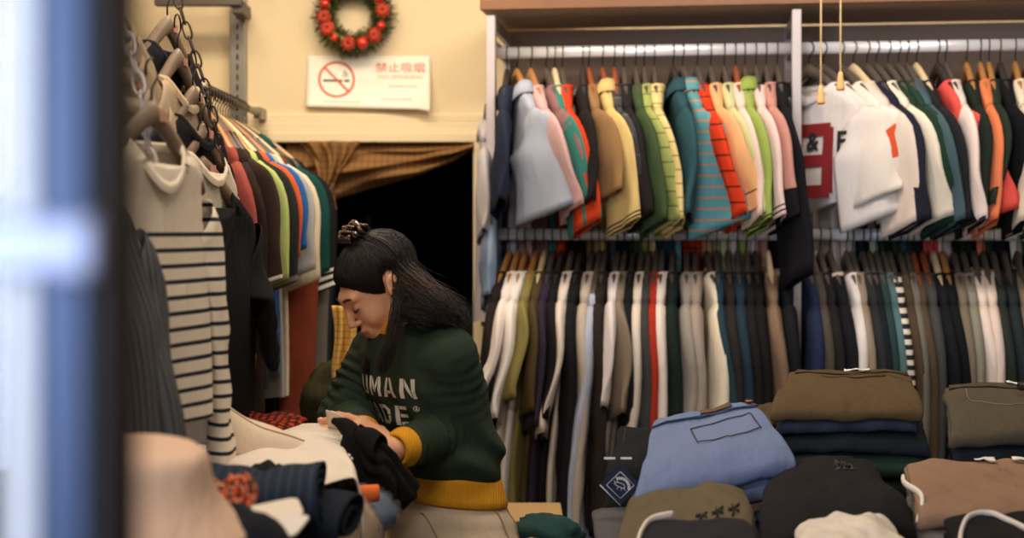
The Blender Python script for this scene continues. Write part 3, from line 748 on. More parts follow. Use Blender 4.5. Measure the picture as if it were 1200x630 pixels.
L2 = [
 (943, 'royal blue top squeezed by the middle post', (34, 44, 70), ls(yaw=5, drift=-.07, phi=8)),
 (951, 'grey-brown long sleeve top', (78, 70, 62), ls(yaw=5, drift=-.06, phi=20)),
 (961, 'warm black long sleeve top', (34, 32, 33), ls(yaw=5, drift=-.04, phi=22)),
 (972, 'black top with a pale neck edge', (26, 27, 32), ls(yaw=7, drift=-.05, phi=24, collar=cloth((214, 196, 170)), t=.02)),
 (992, 'white long sleeve top', (228, 220, 214), ls(yaw=4, drift=-.10, phi=16)),
 (999, 'taupe heather long sleeve top', (150, 134, 116), ls(yaw=3, drift=-.05, phi=22, mk=S(heather=.2))),
 (1011, 'coal grey long sleeve top', (46, 48, 50), ls(yaw=3, drift=-.02, phi=20)),
 (1019, 'blue-black long sleeve top', (28, 33, 39), ls(yaw=2, drift=-.01, phi=18)),
 (1027, 'pine green long sleeve top', (44, 66, 64), ls(yaw=2, drift=-.02, phi=16)),
 (1036, 'dusty teal long sleeve top', (84, 114, 118), ls(yaw=2, drift=-.01, phi=12)),
 (1043, 'black and white striped long sleeve top', (228, 216, 200), ls(yaw=1, drift=.0, phi=16, mk=S(stripe=((40, 44, 48), .0285, .5, 'z')))),
 (1055, 'coffee brown long sleeve top', (78, 64, 50), ls(yaw=1, drift=.0, phi=20)),
 (1063, 'grey-green top right of the coffee brown one', (112, 108, 98), ls(yaw=0, drift=.01, phi=10)),
 (1070, 'walnut brown long sleeve top', (84, 70, 56), ls(yaw=0, drift=.01, phi=20, h=hang_red)),
 (1081, 'smoke grey long sleeve top', (70, 70, 70), ls(yaw=0, drift=-.01, phi=16, h=hang_red)),
 (1094, 'dark navy black sweatshirt on a pale hanger', (26, 28, 34), ls(yaw=0, drift=-.01, phi=26, h=hang_pale, hl='pale hanger of the dark navy black sweatshirt', t=.02)),
 (1104, 'wide black sweatshirt', (22, 24, 28), ls(yaw=0, drift=.01, phi=26, h=hang_wood, hl='tan hanger of the wide black sweatshirt')),
 (1118, 'sand taupe long sleeve top', (124, 112, 96), ls(yaw=-2, drift=-.03, phi=20)),
 (1129, 'ash grey top left of the cream hoodie', (140, 136, 122), ls(yaw=-2, drift=-.03, phi=12)),
 (1141, 'cream white hoodie with a wide sleeve', (234, 216, 204), hd(yaw=-3, drift=-.05, phi=36, phi_end=46, t=.02)),
 (1152, 'off-white hoodie behind the cream one', (226, 206, 192), hd(yaw=-3, drift=-.02, phi=14, sl=.56)),
 (1164, 'moss black hoodie', (44, 50, 46), hd(yaw=-4, drift=-.03, phi=26)),
 (1177, 'dark slate hoodie', (42, 48, 50), hd(yaw=-4, drift=-.02, phi=26)),
 (1192, 'speckled fawn hoodie at the right edge', (134, 118, 100), hd(yaw=-5, drift=-.01, phi=26, mk=S(heather=.3))),
 (1208, 'black hoodie cut off by the right edge', (28, 28, 30), hd(yaw=-5, drift=.0, phi=20)),
]
rackrow('L2', ZL, L2, 'lower right')
# two pull cords with pale wooden pulls
for px, yb, lab in ((962, 120, 'left pull cord with a pale wooden pull hanging before the number nine shirt'), (985, 104, 'right pull cord with a pale wooden pull, the higher of the two')):
    Y = 3.95; p = at(px, yb, Y)
    t = thing('pull_cord', lab, 'pull cord', p, 0, 'pull cords by the number nine shirt')
    m = MB().tube([(0, 0, .03), (.0008, 0, .3), (-.0006, 0, ZC-p.z)], .0022, 6); m.build('beaded_cord', plain('cord_cream', (220, 190, 140), .5), t)
    m = MB()
    for k in range(44): m.ball((0, 0, .035+k*.0085), .0032, 6, 4)
    m.build('beads', plain('cord_cream', (220, 190, 140), .5), t)
    MB().lathe([(.004, .048), (.006, .046), (.008, .03), (.0105, .012), (.012, .002), (.0115, -.003), (.008, -.005)], 16).build('wooden_pull', plain('pull_wood', (232, 176, 112), .4), t)
# ================================================================ left side: aisle rail, chains of hangers, door stile
LX, LZ, LY0, LY1 = -.838, 1.93, 3.90, 4.42
rail = thing('wall_rail', 'dark steel garment rail running along the left side to the back wall', 'clothes rail', (LX, LY0, LZ))
MB().tube([(0, -.06, -.012), (0, LY1-LY0+.30, -.012)], .011, 12).build('rail_tube', plain('rail_steel', (120, 112, 104), .35, .8), rail)
m = MB(); m.box((-.012, LY1-LY0+.26, -.03), (.012, LY1-LY0+.37, .006)); m.build('rail_bracket', slot_m, rail, smooth=False)
FL = [
 ('brick pink long sleeve top', (150, 74, 66), ls(phi=16)),
 ('black-brown long sleeve top left of the lime tee', (44, 32, 28), ls(phi=20, L=.78)),
 ('white-edged brown tee', (58, 44, 38), S(kind='tee', phi=16, L=.75, sl=.26, cuff=cloth((220, 210, 196)), cuff_h=.01)),
 ('pale lime tee', (178, 190, 116), S(kind='tee', phi=20, L=.72, sl=.26)),
 ('charcoal tee with pale hem right of the lime tee', (42, 44, 44), S(kind='tee', phi=22, L=.70, sl=.27, cuff=cloth((120, 104, 88)), cuff_h=.02)),
 ('bright orange tee', (206, 92, 48), S(kind='tee', phi=14, sl=.2, L=.5)),
 ('strong blue tee', (40, 96, 160), S(kind='tee', phi=14, sl=.18, L=.66)),
 ('light grey tee', (170, 168, 164), S(kind='tee', phi=18, sl=.24, L=.74)),
 ('cream tee with black piping on the shoulder', (222, 206, 176), S(kind='tee', phi=20, sl=.27, L=.74, collar=cloth(black))),
 ('rust brown sweatshirt', (124, 58, 38), ls(phi=30, L=.70, sl=.66, cuff=cloth((112, 52, 36), rib=.006), hem=cloth((112, 52, 36), rib=.006), t=.03)),
 ('dark teal polo', (24, 70, 66), S(kind='tee', phi=18, sl=.25, L=.72, collar='polo')),
 ('black tee with three white bands on the cuff', (30, 31, 33), S(kind='tee', phi=26, sl=.30, L=.80, cuff_stripes=[(.80, .84, cloth((226, 218, 206))), (.87, .91, cloth((226, 218, 206))), (.94, .98, cloth((226, 218, 206)))])),
 ('taupe grey shirt', (112, 104, 96), ls(phi=18)),
 ('dark slate long sleeve top', (40, 46, 52), ls(phi=22, L=.78)),
 ('black long coat nearest the doorway', (22, 22, 25), ls(phi=24, L=.86, sl=.62)),
]
for i, (short, col, o) in enumerate(FL):
    o = dict(o); y = lerp(LY0, LY1, i/(len(FL)-1)); yaw = R(lerp(-56, -8, i/14))
    loc = (LX+.0, y, LZ)
    make_hanger(f'hanger of the {short}' if len(short.split()) < 10 else f'hanger of the {short}', mat=hang_pale if i in (4, 9, 13) else hang_wood if i % 3 == 0 else hang_grey, loc=loc, rz=yaw, half=.195, thick=.009, group='hangers on the aisle rail')
    make_garment('hanging_shirt', f'{short}, in the left aisle row', 'shirt', cloth(col), loc, yaw, rowseed=4, seed=40+i, group='clothes on the aisle rail', drift=o.pop('drift', 0), **o)

# chains
def chain(name, label, pts, mat, L=.034, r=.0022, wd=.0075):
    o = Vector(pts[0]); t = thing(name, label, 'chain', o)
    P = [Vector(p)-o for p in pts]; seg = []
    for a, b in zip(P, P[1:]):
        n = max(1, round((b-a).length/(L*.78)))
        seg += [(a.lerp(b, k/n), (b-a).normalized()) for k in range(n)]
    m = MB()
    for k, (c, d) in enumerate(seg):
        u = d.cross(Vector((0, 1, 0)) if k % 2 else Vector((1, 0, .2))).normalized()
        loop = []
        for j in range(14):
            a = 2*PI*j/14; loop.append(c+d*(L*.39+math.copysign(abs(math.cos(a))**.8, math.cos(a))*L*.5)+u*(math.sin(a)*wd))
        m.tube(loop, r, 6, loop=True)
    m.build('links', mat, t)
    return t
CH1 = [at(112, -60, 2.36), at(150, 40, 2.34), at(166, 110, 2.32), at(178, 200, 2.32)]
CH2 = [at(190, -60, 2.82), at(222, 45, 2.80), at(244, 110, 2.78), at(262, 190, 2.78)]
chain('hanging_chain', 'pale plastic link chain holding a cascade of hangers at far left', CH1, plain('chain_pale', (226, 218, 214), .3, .1), L=.042, r=.0032, wd=.009)
chain('hanging_chain', 'dark metal link chain holding hangers right of the pale chain', CH2, plain('chain_dark', (70, 60, 52), .35, .7), L=.038, r=.0022, wd=.008)
st1 = ((44, 46, 56), .026, .28, 'z')
def tank(T, *a): pass
CAS = [  # hook px, py, Y, yaw, label, colour, kind, options
 (118, -72, 2.36, 80, 'cream top highest on the pale chain', (206, 184, 156), S(kind='tee', L=.40, sl=.16)),
 (128, -40, 2.38, 80, 'beige top second on the pale chain', (196, 172, 142), S(kind='tee', L=.42, sl=.16)),
 (136, -4, 2.40, 82, 'oatmeal knit third on the pale chain', (202, 184, 158), S(kind='tee', L=.42, sl=.16, mk=S(heather=.15))),
 (150, 34, 2.42, 80, 'navy top right above the striped shirt', (34, 36, 48), S(kind='tee', L=.46, sl=.18)),
 (178, 70, 2.30, 78, 'cream long sleeve shirt with navy stripes', (238, 224, 202), S(kind='long', L=.46, sl=.42, sw=(.07, .045), neck=.10, neck_d=.07, t=.018, w=.185, half=.172, stripes=True, fold=.008, sticker=1, out=.12, phi=26)),
 (196, -20, 2.90, 84, 'dark navy top highest on the dark chain', (28, 30, 38), S(kind='tee', L=.44, sl=.18)),
 (208, 18, 2.84, 86, 'beige cardigan second on the dark chain', (206, 182, 150), S(kind='tee', L=.44, sl=.18)),
 (226, 62, 2.86, 84, 'black knit top third on the dark chain', (26, 25, 27), S(kind='tee', L=.46, sl=.18)),
 (238, 104, 2.86, 84, 'white cotton top directly above the black cardigan', (228, 214, 190), S(kind='tee', L=.40, sl=.18)),
 (238, 144, 2.84, 72, 'long black cardigan with deep scooped neck on the dark chain', (24, 23, 25), S(kind='long', L=.78, sl=.20, sw=(.11, .11), neck=.11, neck_d=.13, t=.03, phi=38, out=.22, flare=.03, sticker=1)),
]
for i, (px, py, Y, yaw, lab, col, o) in enumerate(CAS):
    o = dict(o); o.setdefault('phi', 14); p = at(px, py, Y); mk = o.pop('mk', {}); sp = o.pop('stripes', None); sk = o.pop('sticker', None)
    make_hanger(f'grey wooden hanger of the {lab}'[:110], mat=plain('hanger_taupe', (132, 110, 88), .5, var=.12), loc=p, rz=R(yaw), half=.19, thick=.010, sticker=True, group='hangers on the chains')
    mat = cloth(col, **mk); sm = None
    if sp: sm = cloth(col, stripe=st1)
    T, front, zt = make_garment('hanging_shirt', lab, 'shirt', mat, p, R(yaw), rowseed=60+i, seed=60+i, group='clothes on the chains', drift=.0, sleeve_mat=sm, lowband=(sm, .125, o['L']-.002) if sp else None, **o)
# heavy ribbed grey knit at the near end, partly behind the door stile
p = at(74, 92, 1.98)
make_hanger('hanger of the grey ribbed wool coat beside the glass door', mat=hang_grey, loc=p, rz=R(88), half=.2, thick=.012)
make_garment('hanging_coat', 'dark grey ribbed wool coat hanging nearest the glass door', 'coat', cloth((92, 94, 98), stripe=((58, 60, 64), .022, .4, 'x'), rib=(.022, 'x'), heather=.25), p, R(80), kind='long', L=.80, sl=.60, sw=(.10, .075), t=.05, drift=-.05, phi=24, seed=90, fold=.016, lean=-.10)
p = at(70, 150, 1.80)
make_hanger('hanger of the blue-grey denim jacket hidden by the door stile', mat=hang_grey, loc=p, rz=R(88), half=.2, thick=.012)
make_garment('hanging_jacket', 'faded blue-grey jacket just behind the blurred door stile', 'jacket', cloth((58, 66, 78), wash=(84, 92, 104)), p, R(86), kind='long', L=.70, sl=.58, sw=(.09, .06), t=.03, phi=18, seed=91)

# pieces hung left of the wall rack, beside the doorway
for (px, py, lab, col, L_) in ((571, 96, 'pale grey shirt hanging on the wall between doorway and rack', (186, 182, 186), .62), (577, 168, 'faded blue denim shirt hanging between doorway and rack post', (116, 138, 170), .44)):
    p = at(px, py, 4.56)
    make_hanger(f'hanger of the {lab}', mat=hang_grey, loc=p, rz=R(-92), half=.15, thick=.010)
    make_garment('hanging_shirt', lab, 'shirt', cloth(col, wash=(150, 168, 194) if L_ < .5 else None), p, R(-92), kind='tee', L=L_, w=.17, half=.16, sl=.2, sw=(.07, .06), phi=8, t=.02, drift=0, seed=int(px))
    hk = MB().tube([(0, .0, 0), (0, .12, .012), (0, BW-4.56-.002, .012)], .003, 6).build('wall_hook', slot_m, None); hk.location = p+Vector((0, 0, -.006)); tag(hk, f'small steel wall hook carrying the {"pale grey" if L_ > .5 else "blue denim"} shirt', 'hook')

# checked yellow scarf and stored things seen through the gap left of the woman
sc_ = thing('checked_scarf', 'yellow checked scarf hanging in the gap left of the woman', 'scarf', at(402, 358, 3.9))
ym = cloth((222, 178, 96), plaid=[((170, 118, 52), .018, .18, 'x', .7), ((170, 118, 52), .018, .18, 'z', .7)])
def scf(u, v):
    return Vector(((u-.5)*.062*(1-.15*v)+.006*math.sin(v*5), .012*math.sin(u*13+v*2), -.205*v-.01*math.sin(u*9)*v))
MB().grid(scf, 26, 30).build('scarf_cloth', ym, sc_, solid=.003)
m = MB(); q = random.Random(5)
for k in range(22):
    a = scf(k/21, 1.0); m.tube([a, a+Vector((q.uniform(-.003, .003), q.uniform(-.003, .003), -.014)), a+Vector((q.uniform(-.005, .005), 0, -.026))], .0012, 4)
m.build('fringe', ym, sc_)
hk = MB().tube([(0, .0, .004), (0, BW-3.9-.05, .012)], .004, 6).build('scarf_peg', woodm, None); hk.location = at(402, 358, 3.9); tag(hk, 'wooden peg arm holding up the yellow checked scarf', 'peg')
camo = cloth((70, 68, 46), wash=(34, 30, 24), var=.3); 
def lumpy(name, label, cat, c, r, mat, seed, flat=.6, mats=None):
    t = thing(name, label, cat, c); m = MB(); rr = []
    for i in range(17):
        ph = -PI/2+PI*(i+.02*(i == 0)-.02*(i == 16))/16; ring = []
        for k in range(28):
            th = 2*PI*k/28; d = Vector((math.cos(ph)*math.cos(th), math.cos(ph)*math.sin(th), math.sin(ph)))
            w_ = 1+.10*vnoise(d.x*4, d.y*4, d.z*5, seed)+.04*vnoise(d.x*11, d.y*10, d.z*12, seed+3)
            z = d.z*r[2]*w_
            ring.append(Vector((d.x*r[0]*w_, d.y*r[1]*w_, max(z, -r[2]*flat)+r[2]*flat)))
        rr.append(ring)
    m.rings(rr).build('cloth_heap', mat, t)
    return t
shf = thing('low_shelf', 'low dark shelf unit behind the woman on the left', 'shelf', (at(400, 0, 4.0).x, 4.05, 0))
for z in (.62, .97): MB().box((-.20, -.16, z), (.22, .2, z+.022)).build('shelf_board', woodm, shf, smooth=False, bevel=.002)
for x in (-.2, .2): MB().box((x, -.16, 0), (x+.02, .2, .99)).build('side_panel', woodm, shf, smooth=False)
lumpy('camouflage_bag', 'camouflage cloth bag heaped on the low shelf behind the woman', 'bag', (at(408, 0, 3.98).x, 3.98, .993), (.13, .10, .11), camo, 4)
lumpy('olive_bundle', 'dull olive cloth bundle lying below the camouflage bag', 'cloth bundle', (at(425, 0, 3.7).x, 3.70, .93), (.09, .07, .06), cloth((84, 84, 52), var=.2), 9)
stnd = thing('plant_stand', 'small dark stool under the olive cloth bundle', 'stool', (at(425, 0, 3.7).x, 3.70, 0))
MB().lathe([(.12, .905), (.125, .915), (.12, .928), (.0, .929)], 24).build('seat', woodm, stnd)
for k in range(3):
    a = 2*PI*k/3; MB().tube([(.08*math.cos(a), .08*math.sin(a), .91), (.13*math.cos(a), .13*math.sin(a), 0)], .012, 8).build('leg', woodm, stnd)

# ---------------------------------------------------------------- glass shop door stile right at the camera
YD = .56
def dx(px): return (px-600)/F*YD
ds = thing('glass_door', 'blurred blue-grey metal frame of the open glass door at far left', 'door', (dx(60), YD, 0))
o_ = dx(60)
slate = plain('slate_paint', (66, 84, 120), .35, .3); whitem = plain('painted_highlight', (246, 248, 252), .3); rub = plain('rubber_black', (22, 24, 30), .6)
def stile(name, p0, p1, y0, y1, mat, bev=.001): return MB().box((dx(p0)-o_, y0, .08), (dx(p1)-o_, y1, 2.2)).build(name, mat, ds, smooth=False, bevel=bev)
stile('frame_face', 52, 100, -.004, .05, slate)
stile('frame_highlight_strip', 14, 47, -.008, .02, whitem)  # white strip paints the bright highlight band onto the frame
stile('rubber_seal', 99, 122, .0, .055, rub)
gl = MB().box((dx(-420)-o_, .018, .1), (dx(14)-o_, .026, 2.18)).build('glass_pane', None or plain('door_glass', (235, 242, 250), .03, trans=1.0), ds, smooth=False)
MB().box((dx(-420)-o_, -.006, 2.16), (dx(100)-o_, .05, 2.24)).build('top_frame', slate, ds, smooth=False)
MB().box((dx(-420)-o_, -.006, .02), (dx(100)-o_, .05, .12)).build('bottom_frame', slate, ds, smooth=False)
zk = EYE-(288-270)/F*YD
MB().box((dx(-30)-o_, -.022, zk-.012), (dx(128)-o_, -.008, zk+.012)).build('latch_bar', plain('latch_lilac', (176, 184, 214), .35, .3), ds, smooth=False, bevel=.003)
# ================================================================ folded garments and the display tables
def folded(name, label, cat, corners, mat, n=3, h=.016, seed=0, amp=.004, group=None, sag=.0, side=.35, mat2=None, thick=.62, edge_shift=.02, roll=0):
    """cloth folded n times over a four-cornered patch (far-left, far-right, near-right, near-left); folds show at the near edge"""
    TL, TR, BR, BL = [Vector(c) for c in corners]
    o = (TL+TR+BR+BL)/4; o = Vector((o.x, o.y, o.z-n*h))
    T = thing(name, label, cat, o, group=group)
    nv = ((TR-TL).cross(BL-TL)); nv = -nv if nv.z < 0 else nv; nv.normalize()
    D = ((BL-TL).length+(BR-TR).length)/2
    q = random.Random(seed)
    js = [q.uniform(-1, 1)*edge_shift for _ in range(n+1)]; jb = [q.uniform(-1, 1)*edge_shift for _ in range(n+1)]
    def P(u, v, w):
        p = TL.lerp(TR, u).lerp(BL.lerp(BR, u), v)
        e = abs(2*u-1)
        nz = amp*vnoise(u*5+1, v*4.2, w*30, seed)+amp*.5*vnoise(u*13, v*9+seed, w*60, seed+4)
        k = side*h*n*.5*(e**5)
        rg = vnoise(u*6.3+2*v, v*7.7-u*2, w*20, seed+9); nz += amp*.9*(1-min(1, abs(rg)*1.6))**3
        ff = max(0, (v-.72)/.28)
        return p+nv*(nz-w-k*(1 if w < n*h*.5 else -.3)-sag*ff*ff)-o+(TR-TL).normalized()*(.004*vnoise(v*7, w*80, 0, seed)*(2*u-1))
    path = []
    for i in range(n):
        w = i*h; a, b = (0, 1) if i % 2 == 0 else (1, 0)
        for k in range(13):
            t = k/12; v = lerp(a, b, t)
            v = v*(1-js[i]*2)+js[i]
            path.append((v, w))
        if i < n-1:
            front = i % 2 == 0; ve = path[-1][0]
            for k in range(1, 6):
                an = PI*k/6; path.append((ve+(1 if front else -1)*math.sin(an)*h*.62/D, w+h*.5*(1-math.cos(an))))
    nu = 26; vs = []; m = MB()
    rr = []
    for i in range(nu+1):
        u = i/nu; rr.append([P(u, v, w) for v, w in path])
    vs = [p for r_ in rr for p in r_]; k = len(path)
    m.add(vs, [(i*k+j, (i+1)*k+j, (i+1)*k+j+1, i*k+j+1) for i in range(nu) for j in range(k-1)])
    b = m.build('folded_cloth', mat, T, solid=h*thick)
    md = b.modifiers.new('bev', 'SUBSURF'); md.levels = 1; md.render_levels = 1
    def top(u, v, off=.003): return P(u, v*(1-js[0]*2)+js[0], 0)+nv*(off+h*thick*.5-.001)
    return T, top, b
def strip(T, top, u0, v0, u1, v1, mat, name, nu=10, nv=3, off=.004, solid=.002):
    return MB().grid(lambda a, c: top(lerp(u0, u1, a), lerp(v0, v1, c), off), nu, nv).build(name, mat, T, solid=solid)
def stitch(T, top, pts, mat, name='stitching', off=.0035, r=.0009):
    P_ = []
    for (a, b), (c, d) in zip(pts, pts[1:]): P_ += [top(lerp(a, c, k/8), lerp(b, d, k/8), off) for k in range(8)]
    P_.append(top(*pts[-1], off))
    return MB().tube(P_, r, 5).build(name, mat, T)
def smooth(pts, n=6):
    P_ = [Vector(p) for p in pts]; out = []; m = len(P_)
    for j in range(m-1):
        p0, p1, p2, p3 = P_[max(0, j-1)], P_[j], P_[j+1], P_[min(m-1, j+2)]
        for k in range(n):
            f = k/n; out.append(.5*((2*p1)+(p2-p0)*f+(2*p0-5*p1+4*p2-p3)*f*f+(3*p1-3*p2+p3-p0)*f**3))
    return out+[P_[-1]]
def quadpx(a, b, c, d): return [at(*a), at(*b), at(*c), at(*d)]
def below(corners, dz, grow=0.0, dx=0, dy=0):
    c = sum((Vector(p) for p in corners), Vector())/4
    return [Vector(p)+(Vector(p)-c)*grow+Vector((dx, dy, -dz)) for p in corners]
def legs_table(name, label, x0, x1, y0, y1, z, mat):
    t = thing(name, label, 'table', ((x0+x1)/2, (y0+y1)/2, 0)); a, b = (x1-x0)/2, (y1-y0)/2
    MB().box((-a, -b, z-.03), (a, b, z)).build('tabletop', mat, t, smooth=False, bevel=.004)
    MB().box((-a+.05, -b+.05, z-.10), (a-.05, b-.05, z-.03)).build('apron', mat, t, smooth=False)
    for sx in (-1, 1):
        for sy in (-1, 1): MB().box((sx*(a-.06)-.025, sy*(b-.06)-.025, 0), (sx*(a-.06)+.025, sy*(b-.06)+.025, z-.03)).build('leg', mat, t, smooth=False, bevel=.003)
    return t
twood = plain('table_wood', (120, 88, 58), .5, bump=.1, var=.2, bscale=12)
TZ = .90
legs_table('display_table', 'wooden display table under the folded trousers and tees on the right', .215, 1.55, 2.22, 3.32, TZ, plain('table_dark', (58, 46, 38), .5, var=.2))
legs_table('display_table', 'wooden display table under the heap of clothes on the left', -1.35, -.36, 1.55, 2.98, .84, twood)
dkst = plain('thread_dark', (40, 44, 60), .8); tan_st = plain('thread_tan', (150, 116, 70), .8)
white_l = plain('label_white', (232, 226, 216), .6)
# --- rear stack, left pile
A = quadpx((926, 432, 3.34), (1066, 440, 3.36), (1082, 470, 3.06), (905, 474, 3.06))
A = [Vector((p.x, p.y, z)) for p, z in zip(A, (1.198, 1.190, 1.168, 1.168))]
olive = cloth((86, 70, 47), var=.08)
T, top, b = folded('folded_trousers', 'olive brown folded chinos on top of the tall stack', 'trousers', A, olive, 2, .017, 1, amp=.004, sag=.02)
strip(T, top, .06, .02, .97, .13, cloth((82, 66, 44)), 'waistband'); strip(T, top, .45, .03, .66, .09, white_l, 'size_label', off=.009)
stitch(T, top, [(.30, .22), (.78, .20), (.98, .42)], plain('thread_brown', (78, 60, 34), .8)); stitch(T, top, [(.28, .26), (.52, .34), (.78, .26)], plain('thread_brown', (78, 60, 34), .8), 'pocket_welt', r=.002)
jz = 0.038
T, top, b = folded('folded_jeans', 'dark blue faded jeans folded second in the tall stack', 'jeans', below(A, jz, -.04), cloth((42, 48, 62), wash=(66, 74, 92)), 2, .020, 2, sag=.012)
T, top, b = folded('folded_jeans', 'blackish blue folded trousers third in the tall stack', 'trousers', below(A, jz+.042, .02, .01), cloth((34, 42, 48)), 2, .019, 3, sag=.012)
T, top, b = folded('folded_trousers', 'dark green folded trousers fourth in the tall stack', 'trousers', below(A, jz+.082, .08, .012, -.01), cloth((36, 56, 50)), 2, .022, 4, sag=.014)
T, top, b = folded('folded_trousers', 'near-black folded trousers at the bottom of the tall stack', 'trousers', below(A, jz+.128, .10, .01, -.01), cloth((30, 38, 40)), 3, .026, 5, sag=.012)
# loose leg of a brown garment poking out left of the stack
T, top, b = folded('folded_trousers', 'brown trousers poking out behind the pale blue jeans', 'trousers', [Vector((.52, 3.34, 1.11)), Vector((.66, 3.36, 1.12)), Vector((.64, 3.16, 1.11)), Vector((.50, 3.15, 1.10))], cloth((76, 62, 42)), 3, .018, 6)
# --- rear stack, right pile
B = [Vector((1.00, 3.30, 1.166)), Vector((1.34, 3.30, 1.160)), Vector((1.34, 3.0, 1.128)), Vector((.925, 3.0, 1.128))]
og = cloth((82, 74, 60), heather=.15, var=.1)
T, top, b = folded('folded_trousers', 'grey-olive folded jeans topping the stack at the right edge', 'jeans', B, og, 2, .024, 7, sag=.02)
strip(T, top, .03, .02, .97, .13, cloth((78, 70, 56)), 'waistband'); strip(T, top, .42, .03, .60, .07, white_l, 'size_label', off=.009)
stitch(T, top, [(.14, .2), (.14, .5), (.36, .62), (.58, .5), (.58, .2)], tan_st, 'pocket_outline')
for i, (lab, col, zz) in enumerate((('blue-black folded trousers second in the right edge stack', (36, 42, 50), .055), ('ink navy folded trousers third in the right edge stack', (28, 34, 44), .102), ('dark denim folded jeans fourth in the right edge stack', (44, 54, 70), .146), ('black folded trousers at the foot of the right edge stack', (28, 30, 34), .19))):
    folded('folded_trousers', lab, 'trousers', below(B, zz, .03*i-.02, .01*i, -.005), cloth(col), 2, .021, 20+i, sag=.012)
dm = thing('folded_belt', 'dark rolled belt lying on the stack at the right edge', 'belt', (1.19, 3.2, 1.172))
MB().tube([(.0+.05*math.cos(t*.5), .025*math.sin(t*.5), .008) for t in range(12)], .009, 8, flat=.35).build('strap', plain('belt_leather', (30, 26, 24), .4), dm)
# --- black stack with the hang tag, under the pale blue jeans
K = [Vector((.235, 3.10, 1.100)), Vector((.44, 3.12, 1.09)), Vector((.44, 2.86, 1.045)), Vector((.19, 2.84, 1.058))]
for i in range(4):
    T, top, b = folded('folded_jeans', ['black folded jeans topmost in the stack behind the hang tag', 'black folded jeans second in the stack behind the hang tag', 'black folded jeans third in the stack behind the hang tag', 'black folded jeans lowest in the stack behind the hang tag'][i], 'jeans', below(K, .047*i, .01*i, -.004*i, 0), cloth((24+2*(i % 2), 25, 28)), 2, .022, 30+i, amp=.005, sag=.014)
# hang tag: navy diamond card with a white line, arc and animal drawing
tg = thing('hang_tag', 'navy diamond hang tag with white printed emblem on the black jeans', 'tag', at(727, 568, 2.76), 0, rot=(R(6), 0, R(-4)))
card = plain('tag_navy', (30, 38, 62), .4); tw = plain('tag_white', (226, 226, 228), .5)
s_ = .0405; m = MB().prism([(0, -s_*1.02), (s_, 0), (0, s_*1.02), (-s_, 0)], .0012); m.build('card', card, tg, smooth=False)
m = MB(); k_ = s_*.66; cs = [(0, -k_), (k_, 0), (0, k_), (-k_, 0)]
for (a, c), (b_, d) in zip(cs, cs[1:]+cs[:1]): m.tube([(a, -.0006, c), (b_, -.0006, d)], .0006, 4)
m.tube([(0, -.0008, -s_*1.0), (-s_*.98, -.0008, -.0)], .0009, 4)
m.build('border_line', tw, tg)
m = MB()
for k in range(9):
    a0 = R(112-k*14.5); a1 = a0-R(11)
    for (r0, r1) in ((.0150, .0205),):
        pts = [(r0*math.cos(a0)-.001, r0*math.sin(a0)-.004), (r1*math.cos(a0)-.001, r1*math.sin(a0)-.004), (r1*math.cos(a1)-.001, r1*math.sin(a1)-.004), (r0*math.cos(a1)-.001, r0*math.sin(a1)-.004)]
        m.add([(x, -.0008, z) for x, z in pts], [(0, 1, 2, 3)])
m.build('arc_lettering', tw, tg, smooth=False)
m = MB()
an = [(-.012, .003), (-.006, .006), (.000, .004), (.006, .002), (.009, -.003), (.006, -.007), (.002, -.005), (-.003, -.003), (-.007, -.001)]
for a, c in zip(an, an[1:]+an[:1]): m.tube([(a[0], -.0009, a[1]), (c[0], -.0009, c[1])], .0007, 4)
for a, c in (((-.004, -.003), (-.007, -.009)), ((.003, -.005), (.001, -.011)), ((.007, -.006), (.010, -.011)), ((-.009, .004), (-.012, .009)), ((-.006, .006), (-.006, .011))): m.tube([(a[0], -.0009, a[1]), (c[0], -.0009, c[1])], .0006, 4)
m.build('animal_emblem', tw, tg)
MB().tube([(0, 0, s_*.92), (-.004, .004, .055), (.006, .02, .082), (.01, .05, .10)], .0009, 5).build('string', plain('string_black', (30, 30, 34), .7), tg)
for x in (-.02, .012):
    t_ = MB().box((-.011, -.0006, -.002), (.011, .0006, .002)).build('label_edge', tw, None, smooth=False); t_.location = tg.location+Vector((x, .012, .050)); tag(t_, f'thin white paper label edge above the navy hang tag, the {"left" if x < 0 else "right"} one', 'label')
# --- pale blue jeans
J = [at(766, 499, 2.98), at(884, 475, 3.14), at(932, 523, 2.86), at(746, 566, 2.70)]
jb = cloth((110, 124, 158), var=.06, weave=700)
T, top, b = folded('folded_jeans', 'pale blue folded jeans with back pocket and leather patch', 'jeans', J, jb, 4, .022, 41, amp=.0035, sag=.02, side=.15, thick=.7)
strip(T, top, .0, -.005, 1.0, .09, jb, 'waistband', 20, 4, .005, .004); strip(T, top, .44, .0, .74, .075, plain('leather_patch', (96, 64, 48), .6), 'leather_patch', off=.010)
stitch(T, top, [(0, .10), (1, .10)], dkst, 'waist_stitching', off=.007)
stitch(T, top, [(.34, .30), (.86, .24), (.88, .56), (.62, .66), (.38, .60), (.34, .30)], dkst, 'pocket_stitching', r=.0013)
MB().ball(top(.93, .03, .012), (.011, .011, .004), 12, 6).build('button', plain('copper', (130, 84, 50), .35, .7), T)
